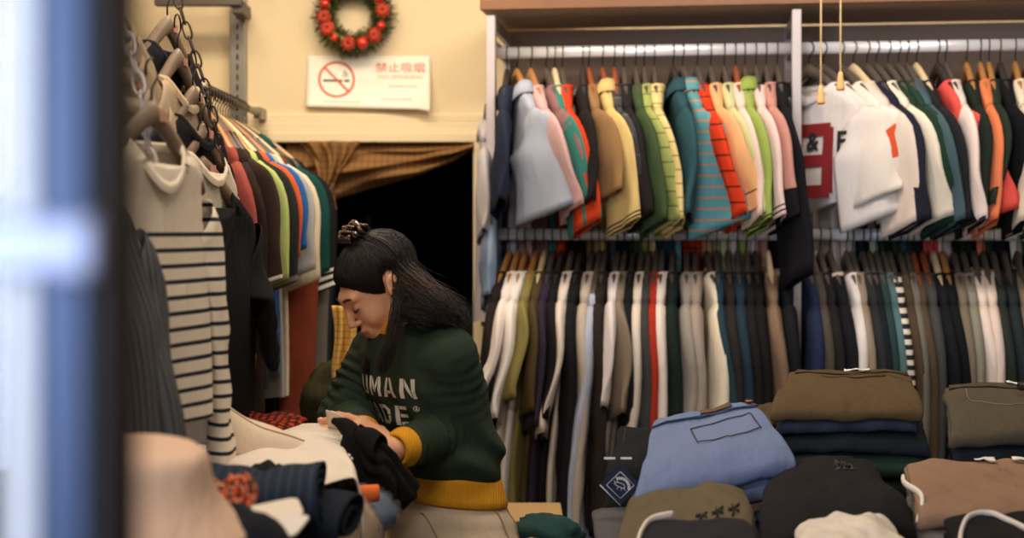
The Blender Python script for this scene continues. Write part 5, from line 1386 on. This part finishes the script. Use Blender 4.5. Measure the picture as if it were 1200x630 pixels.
skin_m.node_tree.nodes['Principled BSDF'].inputs['Subsurface Radius'].default_value = (.012, .005, .003)
lip_m = plain('lips', (198, 118, 102), .42); brow_m = plain('brow_hair', (36, 26, 22), .8)
pos, quads = surface_nets(d_body, (-.50, 2.66, -.02), (.12, 3.32, 1.6), .003, zaxis=zax)
ql = head_l(pos[quads].mean(1))
lips = (ql[:, 0] > .080) & (np.abs(ql[:, 1]) < .021) & (ql[:, 2] > -.0815+.25*np.abs(ql[:, 1])) & (ql[:, 2] < -.0605-.16*np.abs(ql[:, 1]))
woman = thing('person', 'woman with clipped dark hair in green sweatshirt with yellow trim sorting clothes', 'person', (-.13, 3.05, 0))
WO = (-.13, 3.05, 0)
np_mesh('body', pos, quads, [skin_m, lip_m], woman, mi=lips.astype(np.int32), origin=WO, relax=1)
def wl(p): return Vector(tuple(np.array(p, float)-np.array(WO)))
def hv(p): return wl(head_w(p))
# eyebrows, lashes, nails
for s, nm in ((1, ''), (-1, '')):
    m = MB(); pts = [(.0925, .014, .0200), (.0935, .022, .0235), (.0900, .034, .0260), (.0820, .045, .0225), (.0740, .051, .0165)]
    m.tube([hv((x, y*s, z)) for x, y, z in pts], [.0022, .0034, .0034, .0026, .0010], 8, flat=.55); m.build('eyebrow', brow_m, woman)
    m = MB(); pts = [(.0868, .018, -.0065), (.0888, .024, -.0090), (.0888, .031, -.0100), (.0866, .039, -.0090), (.0810, .046, -.0060)]
    m.tube([hv((x, y*s, z)) for x, y, z in pts], [.0008, .0014, .0016, .0016, .0009], 6)
    for k in range(9):
        u = k/8*3.999; i = int(u); p0 = np.array(pts[i])*(1-u+i)+np.array(pts[i+1])*(u-i)
        m.tube([hv((p0[0], p0[1]*s, p0[2])), hv((p0[0]+.003, (p0[1]+.001)*s, p0[2]-.003))], [.0006, .0002], 4)
    m.build('eyelashes', brow_m, woman)
nail_m = plain('nail', (236, 190, 166), .28)
for h in (HANDL, HANDR):
    W_, pc, M, sc_, fs = h
    for i, (pts, r) in enumerate(fs):
        d = (pts[3]-pts[2])/np.linalg.norm(pts[3]-pts[2]); up = M[:, 2]-d*(M[:, 2] @ d); up /= np.linalg.norm(up)
        if i == 4: up = (M[:, 2]*.5-M[:, 1]*.8); up = up-d*(up @ d); up /= np.linalg.norm(up)
        sd = np.cross(d, up); MM = Matrix(((d[0], sd[0], up[0]), (d[1], sd[1], up[1]), (d[2], sd[2], up[2])))
        MB().ball(wl(pts[3]+up*r[3]*.78-d*.001), (.0062, .0048, .0022), 12, 6, M=MM).build('fingernail', nail_m, woman)

# ---------------------------------------------------------------- sweatshirt
def wr_noise(P, s, k): return np.sin(P[:, 0]*k+s)*np.sin(P[:, 1]*k*1.1+s*2)*np.sin(P[:, 2]*k*.9+s*3)
CUL = ELL+(WRL-ELL)*.84; CUR = ELR+(WRR-ELR)*.84
def arm_folds(P, a, b, ph):
    ab = b-a; t = ((P-a) @ ab)/(ab @ ab); L = np.linalg.norm(ab)
    q = P-a-np.clip(t, 0, 1)[:, None]*ab; th = np.arctan2(q @ np.array([.3, -.8, .5]), q @ np.array([.8, .3, .2]))
    w = np.exp(-((t-.72)/.48)**2) if ph < 2 else np.exp(-((t-.10)/.5)**2)+.6*np.exp(-((t-.95)/.2)**2)
    s = np.sin(t*L*105+2.6*np.sin(th+ph)+1.3*np.sin(th*2+ph+t*3)+ph+1.2*np.sin(t*L*47+th)); g = .55+.45*np.sin(th*1.5+t*4+ph*2); return .015*(.35-np.abs(s)**.7)*w*g+.004*np.sin(t*L*260+th*2+ph)*w
def d_sweat(P):
    d = d_torso(P, .017, True)
    z = P[:, 2]
    d = d-.006*np.sin(z*75+4*np.sin(P[:, 0]*14)+P[:, 1]*18)*np.exp(-((z-1.07)/.06)**2)-.0035*np.sin(P[:, 0]*70+z*55)*np.exp(-((z-1.12)/.09)**2)
    for S_, E_, W_, i in ((SHL, ELL, CUL, 0), (SHR, ELR, CUR, 1)):
        e = d_cap(P, S_+np.array([0, 0, -.006]), E_, .066, .057)+arm_folds(P, S_, E_, i)
        d = smin(d, e, .022)
        e = d_cap(P, E_, W_, .055, .040)+arm_folds(P, E_, W_, 2+i)
        wd = (W_-E_)/np.linalg.norm(W_-E_)
        e = smax(e, (P-W_) @ wd-.004, .010)
        d = smin(d, e, .010)
    # folds running from armpit across the chest side
    d = d+.004*np.sin((P @ PL)*95+(z-1.2)*60)*np.exp(-np.sum((P-(SHL+np.array([-.05, 0, -.09])))**2, axis=1)/.006)
    nbp = np.array([-.212, 3.02, 1.325]); nd = head_w((-.030, 0, -.045))-nbp; nd = nd/np.linalg.norm(nd)
    d = smax(d, (P-nbp) @ nd-.028, .012)
    d = smax(d, 1.003-z+.10*((P[:, 0]+.142)*PF[0]+(P[:, 1]-3.05)*PF[1]), .014)
    return d
green = cloth((48, 60, 47), heather=.10, var=.08, weave=900)
mustard = cloth((222, 154, 40), rib=(.005, 'x'), var=.06)
pos, quads = surface_nets(d_sweat, (-.50, 2.72, .93), (.10, 3.30, 1.42), .0038)
sweat = np_mesh('sweatshirt', pos, quads, [green], woman, origin=WO, relax=2)
def ringband(name, fn, n, mat, parent, solid=.003):
    return MB().rings(fn, cap=(False, False)).build(name, mat, parent, solid=solid)
# waistband, tilted a little: lower at her front
def waist_ring(z, add):
    r_ = []
    for k in range(56):
        a = 2*PI*k/56
        zz = z
        for _ in range(2):
            cx_, cy_, A, B_ = (float(np.interp(zz, spz, spa[:, i])) for i in (1, 2, 3, 4))
            A += add; B_ += add
            l = A*math.cos(a); f = B_*math.sin(a); zz = z+.10*f
        p = np.array([cx_, cy_, 0])+PL*l+PF*f; p[2] = zz
        r_.append(wl(p))
    return r_
rings_ = [waist_ring(z, ad) for z, ad in ((1.018, .006), (1.012, .020), (1.0, .0205), (.985, .019), (.97, .018), (.957, .0165), (.953, .012), (.958, .006))]
ringband('waistband', rings_, 56, mustard, sweat, .002)
for W_, E_ in ((CUL, ELL), (CUR, ELR)):
    wd = (W_-E_)/np.linalg.norm(W_-E_); rr = []
    for s, r_ in ((-.006, .034), (-.002, .040), (.006, .0402), (.020, .0365), (.034, .0345), (.039, .0335), (.041, .029), (.034, .027)):
        u_ = np.cross(wd, [0, 0, 1]); u_ /= np.linalg.norm(u_); v_ = np.cross(wd, u_)
        rr.append([wl(W_+wd*s+(u_*math.cos(2*PI*k/32)+v_*math.sin(2*PI*k/32))*r_) for k in range(32)])
    ringband('cuff', rr, 32, mustard, sweat, .001)
# ribbed neckband, yellow, plus the white shirt collar showing behind the neck
nbp = np.array([-.212, 3.02, 1.325]); nd = head_w((-.030, 0, -.045))-nbp; nd /= np.linalg.norm(nd)
u_ = np.cross(nd, PL); u_ /= np.linalg.norm(u_); v_ = np.cross(nd, u_)
def neck_ring(s, r, tilt=.0): return [wl(nbp+nd*(s+tilt*math.cos(2*PI*k/36))+(u_*math.cos(2*PI*k/36)*r*.98+v_*math.sin(2*PI*k/36)*r*1.04)) for k in range(36)]
ringband('neckband', [neck_ring(.004, .082), neck_ring(.018, .080), neck_ring(.032, .0725), neck_ring(.040, .066), neck_ring(.041, .062), neck_ring(.028, .064)], 36, mustard, sweat, .001)
ringband('shirt_collar', [neck_ring(.020, .066), neck_ring(.045, .0635), neck_ring(.060, .0625), neck_ring(.062, .0615), neck_ring(.05, .060)], 36, cloth((232, 226, 222)), woman, .0015)
# lettering on the chest, stencil capitals projected onto the cloth
STRK = {  # strokes in a 3x4 cell as quads
 'H': [((0,0),(.8,0),(.8,4),(0,4)), ((2.2,0),(3,0),(3,4),(2.2,4)), ((.95,1.65),(2.05,1.65),(2.05,2.35),(.95,2.35))],
 'U': [((0,.9),(.8,.75),(.8,4),(0,4)), ((2.2,.75),(3,.9),(3,4),(2.2,4)), ((.1,.7),(.8,0),(1.4,0),(1.4,.7),(.9,.7)), ((2.9,.7),(2.2,0),(1.6,0),(1.6,.7),(2.1,.7))],
 'M': [((0,0),(.75,0),(.75,4),(0,4)), ((2.55,0),(3.3,0),(3.3,4),(2.55,4)), ((.9,4),(.9,2.6),(1.55,.6),(1.55,2.2)), ((2.4,4),(2.4,2.6),(1.75,.6),(1.75,2.2))],
 'A': [((0,0),(.8,0),(1.45,4),(1.0,4)), ((2.2,0),(3,0),(2.0,4),(1.6,4)), ((.95,.8),(2.05,.8),(1.95,1.45),(1.05,1.45))],
 'N': [((0,0),(.75,0),(.75,4),(0,4)), ((2.25,0),(3,0),(3,4),(2.25,4)), ((.9,4),(.9,2.5),(2.1,0),(2.1,1.5))],
 'D': [((0,0),(.8,0),(.8,4),(0,4)), ((.95,3.3),(.95,4),(1.9,4),(2.9,3.1),(2.9,2.1),(2.15,2.1),(2.15,2.8),(1.7,3.3)), ((.95,.7),(.95,0),(1.9,0),(2.9,.9),(2.9,1.9),(2.15,1.9),(2.15,1.2),(1.7,.7))],
 'E': [((0,0),(.8,0),(.8,4),(0,4)), ((.95,3.3),(2.7,3.3),(2.7,4),(.95,4)), ((.95,1.65),(2.4,1.65),(2.4,2.35),(.95,2.35)), ((.95,0),(2.7,0),(2.7,.7),(.95,.7))],
}
def d_chest(P):
    d = d_torso(P, .017, True); z = P[:, 2]
    d = d-.006*np.sin(z*75+4*np.sin(P[:, 0]*14)+P[:, 1]*18)*np.exp(-((z-1.07)/.06)**2)-.0035*np.sin(P[:, 0]*70+z*55)*np.exp(-((z-1.12)/.09)**2)
    e = d_cap(P, SHL+np.array([0, 0, -.006]), ELL, .066, .057)
    d = smin(d, e, .022)
    return d+.004*np.sin((P @ PL)*95+(z-1.2)*60)*np.exp(-np.sum((P-(SHL+np.array([-.05, 0, -.09])))**2, axis=1)/.006)
def chest(l, z, off=.002):
    p = np.array([-.17, 3.035, z])+PL*l+PF*.22
    for _ in range(60):
        d = d_chest(p[None])[0]
        if d < off: break
        p = p-PF*max(d-off, .0004)*.9
    return wl(p)
cream_m = plain('print_cream', (222, 216, 200), .7)
def letters(word, l0, z0, cw, ch, skew=0):
    x = l0
    for c in word:
        m = MB()
        for poly in STRK[c]:
            n = len(poly); cxp = sum(p[0] for p in poly)/n; czp = sum(p[1] for p in poly)/n
            if n == 4:
                a, b, c_, d_ = poly
                m.grid(lambda u, v: chest(x+(lerp(lerp(a[0], b[0], u), lerp(d_[0], c_[0], u), v))*cw/3, z0+lerp(lerp(a[1], b[1], u), lerp(d_[1], c_[1], u), v)*ch/4), 4, 8)
            else:
                fine = []
                for p, q_ in zip(poly, poly[1:]+poly[:1]):
                    for s in range(3): fine.append((lerp(p[0], q_[0], s/3), lerp(p[1], q_[1], s/3)))
                h_ = n//2
                outl = list(poly)
                # concave pieces: strip between the outer and the inner edge
                o_, i_ = outl[1:h_+1], [outl[0]]+outl[:h_:-1]
                k = max(len(o_), len(i_))
                def samp(l_, t):
                    f_ = t*(len(l_)-1); j = min(len(l_)-2, int(f_)); return (lerp(l_[j][0], l_[j+1][0], f_-j), lerp(l_[j][1], l_[j+1][1], f_-j))
                def fn(u, v):
                    p, q_ = samp(o_, u), samp(i_, u); return chest(x+lerp(p[0], q_[0], v)*cw/3, z0+lerp(p[1], q_[1], v)*ch/4)
                m.grid(fn, 9, 4)
        m.build('print_letter', cream_m, sweat)
        x += cw*1.30
LW, LH = .035, .041
letters('HUMAN', -.130, 1.186, LW, LH)
letters('MADE', -.110, 1.128, LW, LH)
m = MB()
m.rings([[chest(.078+r*math.cos(2*PI*k/20), 1.165+r*math.sin(2*PI*k/20)) for k in range(20)] for r in (.0058, .0044)], cap=(False, False))
m.grid(lambda u, v: chest(.0765+.001*u, 1.162+.006*v), 1, 3); m.grid(lambda u, v: chest(.0765+.003*u, 1.1668+.0012*v), 2, 1); m.grid(lambda u, v: chest(.0780+.002*u+.0*v, 1.162+.004*v), 1, 3)
m.build('registered_mark', cream_m, sweat)

# ---------------------------------------------------------------- trousers and shoes
def d_pants(P):
    d = d_torso(P, .010)
    d = smax(d, P[:, 2]-.995, .01)
    d = smax(d, .80-P[:, 2], .03)
    for s in (1, -1):
        hip = np.array([-.130, 3.055, .86])+PL*s*.076; kn = np.array([-.13, 3.055, .46])+PL*s*.082+PF*.012; an = np.array([kn[0], kn[1], .06])-PF*.02
        e = d_cap(P, hip, kn, .094, .076); e = smin(e, d_cap(P, kn, an, .076, .066), .02)
        d = smin(d, e, .025)
    d = d-.003*np.sin(P[:, 2]*60+P[:, 0]*40)*np.exp(-((P[:, 2]-.80)/.1)**2)-.0016*np.sin(P[:, 2]*130+P[:, 1]*30)
    return smax(d, .055-P[:, 2], .005)
pos, quads = surface_nets(d_pants, (-.36, 2.85, .03), (.10, 3.28, 1.02), .006)
beige = cloth((206, 186, 160), var=.08, heather=.08, weave=700)
trous = np_mesh('trousers', pos, quads, [beige], woman, origin=WO, relax=1)
def onpants(l, f, z, off=.002):
    c = np.array([-.135, 3.05, z]); dd = PL*l+PF*f; dd /= np.linalg.norm(dd); p = c+dd*.3
    for _ in range(60):
        d = d_pants(p[None])[0]
        if d < off: break
        p = p-dd*max(d-off, .0004)*.9
    return wl(p)
seam = plain('seam_thread', (166, 140, 108), .8)
m = MB()
m.tube([onpants(1, -.10-.2*k/12, .97-.02*k) for k in range(13)], .0016, 5)       # side seam
m.tube([onpants(.9, -.55+.0*k, .955-.012*k) for k in range(7)], .0016, 5)
m.tube([onpants(.9, -.55, .883), onpants(.75, -.66, .872), onpants(.6, -.8, .885)], .0016, 5)
m.tube([onpants(.35+.06*k, .9-.05*k, .945-.004*k*k*.6) for k in range(8)], .0016, 5)
m.build('seams', seam, trous)
for s in (1, -1):
    a_ = np.array([-.13, 3.055, 0])+PL*s*.082-PF*.03; m = MB(); rr = []
    for i in range(13):
        t = i/12; L = lerp(-.035, .215, t); wd_ = interp([(0, .022), (.15, .034), (.5, .036), (.75, .044), (.92, .034), (1, .012)], t); hh = interp([(0, .05), (.2, .10), (.42, .092), (.6, .062), (.9, .042), (1, .02)], t)
        c = a_+PF*L
        rr.append([wl(c+PL*wd_*math.cos(b)*1.0+np.array([0, 0, max(.001, hh*.5+hh*.5*math.sin(b))])) for b in [2*PI*k/16 for k in range(16)]])
    sh = m.rings(rr).build('shoe', plain('shoe_white', (190, 184, 176), .6), woman)
    rr = [[wl(a_+PF*lerp(-.038, .218, i/10)+PL*(interp([(0, .024), (.5, .038), (.75, .046), (1, .016)], i/10))*s1+np.array([0, 0, z])) for s1, z in ((-1, 0), (1, 0), (1, .02), (-1, .02))] for i in range(11)]
    MB().rings(rr).build('sole', plain('sole_white', (220, 216, 208), .6), sh, smooth=False)

# ---------------------------------------------------------------- hair: scalp shell plus a few thousand strands
hq = random.Random(11)
hair_m, nt, hb = new_mat('dark_hair')
hb.inputs['Base Color'].default_value = lin((24, 16, 13)); hb.inputs['Roughness'].default_value = .46; hb.inputs['Specular IOR Level'].default_value = .32
hair2_m, nt, hb = new_mat('brown_hair')
hb.inputs['Base Color'].default_value = lin((62, 36, 22)); hb.inputs['Roughness'].default_value = .4
hm = MB()
SK = (-.014, 0, .022); SR = (.093, .076, .079)
def skull(v, lift=0):
    v = np.array(v, float); v = v/np.linalg.norm(v)
    k = 1/math.sqrt(sum((v[i]/SR[i])**2 for i in range(3)))
    return np.array(SK)+v*(k+lift)
def slerp(a, b, t):
    a = a/np.linalg.norm(a); b = b/np.linalg.norm(b); w_ = math.acos(max(-1, min(1, a @ b)))
    if w_ < 1e-4: return a
    return (a*math.sin((1-t)*w_)+b*math.sin(t*w_))/math.sin(w_)
CLIPD = np.array([-.14, .0, .92])
hairline = [(.095,0,.034),(.094,.020,.032),(.089,.038,.025),(.077,.056,.006),(.062,.067,-.014),(.046,.073,-.032),(.034,.076,-.040),(.026,.079,-.018),(.016,.08,.002),(-.004,.08,.006),(-.020,.08,-.008),(-.030,.078,-.030)]
def hl_at(t):
    f_ = t*(len(hairline)-1); i = min(len(hairline)-2, int(f_)); a = np.array(hairline[i]); b = np.array(hairline[i+1]); return a+(b-a)*(f_-i)
def strand(pts, r0, r1=None, n=4):
    k = len(pts); hm.tube([wl(p) for p in pts], [lerp(r0, r1 or r0*.5, i/(k-1)) for i in range(k)], n, cap=False)
# scalp shell
vs = []; fs = []
NT, NS_ = 40, 14
for s in (1, -1):
    m_ = MB()
    def shell(u, v):
        a = hl_at(u); a = np.array([a[0], a[1]*s, a[2]]); d = slerp(a, CLIPD, v)
        return wl(head_w(skull(d, .001+.006*math.sin(min(1, v*3)*PI/2))))
    hm.grid(shell, NT, NS_)
    def shellb(u, v):
        a = np.array([-.030, .078*s, -.030]); b = np.array([-.75, .0, -.62]); e = slerp(a, b, u); d = slerp(e, CLIPD, v)
        return wl(head_w(skull(d, .004)))
    hm.grid(shellb, 16, 14)
for i in range(3200):
    s = 1 if hq.random() < .68 else -1
    u = hq.random()**.9; a = hl_at(u)+np.array([hq.gauss(0, .0012), hq.gauss(0, .0012), hq.gauss(0, .0012)]); a = np.array([a[0], a[1]*s, a[2]])
    c = CLIPD+np.array([hq.gauss(0, .05), hq.gauss(0, .06), 0]); lf = hq.uniform(.002, .010); ph = hq.random()*6
    st_ = hq.uniform(0, .55) if hq.random() < .4 else 0
    pts = []
    for k in range(11):
        t = lerp(st_, 1, k/10); d = slerp(a, c, t); sag = np.array([0, 0, -.04*math.sin(PI*t)*(1-u*.2)])
        d = d+sag*.55; pts.append(head_w(skull(d, lf*math.sin(min(1, t*4+.1)*PI/2)+.0015*math.sin(ph+t*7))))
    strand(pts, .0008, .0007)
for i in range(1300):                                  # back of the head, from nape round up to clip
    s = hq.uniform(-1, 1); a = slerp(np.array([-.030, .078*(1 if s > 0 else -1), -.030]), np.array([-.75, .0, -.62]), 1-abs(s)); c = CLIPD+np.array([hq.gauss(0, .06), hq.gauss(0, .06), 0]); lf = hq.uniform(.004, .014)
    strand([head_w(skull(slerp(a, c, k/9), lf*(.5+.5*math.sin(PI*k/9)))) for k in range(10)], .0009, .0007)
# the loose lengths: guides in world space
def flow(guide, n, w0, w1, r, wave=.006, tipjit=.02):
    G_ = [a3(g) for g in guide]; m = len(G_)
    for i in range(n):
        o = np.array([hq.gauss(0, 1), hq.gauss(0, 1), hq.gauss(0, 1)]); e = hq.uniform(.82, 1.06); ph = hq.random()*6; pts = []
        for k in range(17):
            t = k/16*e*(m-1); j = min(m-2, int(t)); f_ = t-j
            p0, p1, p2, p3 = G_[max(0, j-1)], G_[j], G_[j+1], G_[min(m-1, j+2)]
            p = .5*((2*p1)+(-p0+p2)*f_+(2*p0-5*p1+4*p2-p3)*f_**2+(-p0+3*p1-3*p2+p3)*f_**3)
            w_ = interp([(0, w0), (.5, (w0+w1)*.55), (1, w1)], k/16)
            pts.append(p+o*w_+np.array([1, .6, .4])*wave*math.sin(ph+k*.75)*(k/16))
        strand(pts, r, r*.35)
cp = head_w(skull(CLIPD, .012))
HYc = 2.99
flow([cp, at(441, 291, 3.0), at(462, 306, 2.99), at(484, 329, 2.97), at(508, 349, 2.96), at(532, 367, 2.955)], 1000, .007, .012, .0008)
flow([head_w((-.075, .03, .05)), at(474, 324, 2.96), at(496, 342, 2.94), at(517, 356, 2.93), at(538, 371, 2.93)], 1100, .010, .011, .0008)
flow([head_w((-.075, .055, .02)), at(474, 338, 2.94), at(488, 353, 2.915), at(504, 363, 2.90), at(524, 372, 2.90)], 800, .007, .009, .0008)
flow([head_w((-.062, .066, .0)), at(468, 352, 2.925), at(477, 363, 2.905), at(490, 369, 2.895), at(506, 374, 2.893)], 600, .006, .008, .0008)
# the lock that falls in front of the neck from behind the ear
flow([head_w((-.038, .074, -.02)), at(466, 364, 2.90), at(463, 382, 2.885), at(458, 402, 2.865), at(452, 420, 2.855), at(447, 434, 2.85)], 600, .0045, .005, .0008, wave=.003)
flow([head_w((-.04, -.07, -.02)), at(452, 376, 3.06), at(442, 402, 3.03), at(434, 424, 3.0), at(430, 434, 2.985)], 450, .006, .006, .0008, wave=.004)
for gd, ra, rb in (([head_w((-.06, .0, .05)), at(460, 309, 2.985), at(482, 331, 2.965), at(504, 349, 2.952), at(524, 364, 2.945)], .030, .013), ([head_w((-.075, .045, .015)), at(474, 338, 2.945), at(488, 353, 2.922), at(503, 362, 2.908), at(516, 368, 2.905)], .020, .008)):
    gp = [wl(a3(p)) for p in gd]; m2 = []
    for k in range(25):
        t = k/24*(len(gp)-1); j = min(len(gp)-2, int(t)); m2.append(gp[j].lerp(gp[j+1], t-j))
    for _ in range(4): m2 = [m2[0]]+[(m2[i-1]+m2[i]*2+m2[i+1])/4 for i in range(1, 24)]+[m2[-1]]
    hm.tube(m2, [lerp(ra, rb, k/24)*(1 if k < 23 else .4) for k in range(25)], 20, flat=.8)
hair = hm.build('hair', hair_m, woman)
# sheen strands, slightly browner, at the ends
hm = MB()
flow([at(478, 322, 2.945), at(496, 338, 2.925), at(514, 352, 2.915), at(536, 368, 2.92)], 260, .010, .010, .0008)
flow([at(440, 288, 2.985), at(462, 302, 2.97), at(486, 328, 2.95)], 120, .008, .008, .0008)
hm.build('hair_highlights', hair2_m, hair)
# tortoise claw clip on the crown
cl = plain('tortoise_shell', (48, 24, 16), .12, coat=.6, var=.4, bscale=60)
m = MB(); cu_ = np.array([0, 0, 1.0])
def cpt(x, y, z): return wl(cp+hf*x+hl*y+hu*z)
for s in (1, -1):
    rr = []
    for i in range(13):
        t = -1+2*i/12; y = .040*t
        rr.append([cpt(s*(.006+.012*(1-t*t)+.005*math.cos(b)), y, .012+.012*(1-t*t)+.009*math.sin(b)) for b in [2*PI*k/10 for k in range(10)]])
    m.rings(rr)
    for k in range(6):
        y = -.033+.0132*k
        m.tube([cpt(s*.016, y, .020), cpt(s*.026, y, .010), cpt(s*.022, y, -.004)], [.0042, .0036, .0016], 8)
m.tube([cpt(0, -.03, .026), cpt(0, .03, .026)], .0055, 10)
m.build('hair_clip', cl, woman)
# ================================================================ camera and light
cam = bpy.data.cameras.new('camera'); co = bpy.data.objects.new('camera', cam); C.objects.link(co)
co.location = (0, 0, EYE); co.rotation_euler = (R(90), 0, 0)
cam.lens = 50; cam.sensor_width = 36; cam.shift_y = -(315-270)/1200; cam.clip_start = .05
cam.dof.use_dof = True; cam.dof.focus_distance = 3.15; cam.dof.aperture_fstop = 2.4
sc = bpy.context.scene; sc.camera = co
sc.view_settings.view_transform = 'Standard'; sc.view_settings.look = 'None'; sc.view_settings.gamma = 1; sc.view_settings.use_curve_mapping = False
sc.view_settings.exposure = 0.0
w = bpy.data.worlds.new('world'); sc.world = w; w.use_nodes = True
w.node_tree.nodes['Background'].inputs[0].default_value = (.30, .42, .62, 1); w.node_tree.nodes['Background'].inputs[1].default_value = .05
def area(name, loc, size, power, col, rot=(0, 0, 0), sy=None):
    l = bpy.data.lights.new(name, 'AREA'); l.energy = power; l.color = col; l.size = size
    if sy: l.shape = 'RECTANGLE'; l.size_y = sy
    o = bpy.data.objects.new(name, l); C.objects.link(o); o.location = loc; o.rotation_euler = rot
    return o
warm = (1.0, .83, .62)
area('ceiling_lamp', (-.55, 3.85, 2.71), 1.1, 19, warm, (R(6), 0, 0), .2)
area('ceiling_lamp', (-.45, 2.6, 2.70), 1.2, 11, warm, (R(22), 0, 0), .2)
area('ceiling_lamp', (.85, 3.3, 2.70), 1.3, 17, (1.0, .89, .79), (R(30), 0, 0), .2)
area('ceiling_lamp', (-.35, 1.08, 2.68), .9, 17, (1.0, .87, .74), (R(22), 0, 0), .2)
area('daylight', (-1.3, -1.1, 1.9), 1.0, 8.5, (.70, .80, 1.0), (R(88), 0, R(-35)), 1.6)
area('front_fill', (.7, -1.2, 2.1), 2.2, 11, (1.0, .96, .90), (R(80), 0, R(8)), 1.4)  # added soft fill from behind the camera, brightens rails and rack panel
bpy.data.lights['daylight'].spread = R(50)
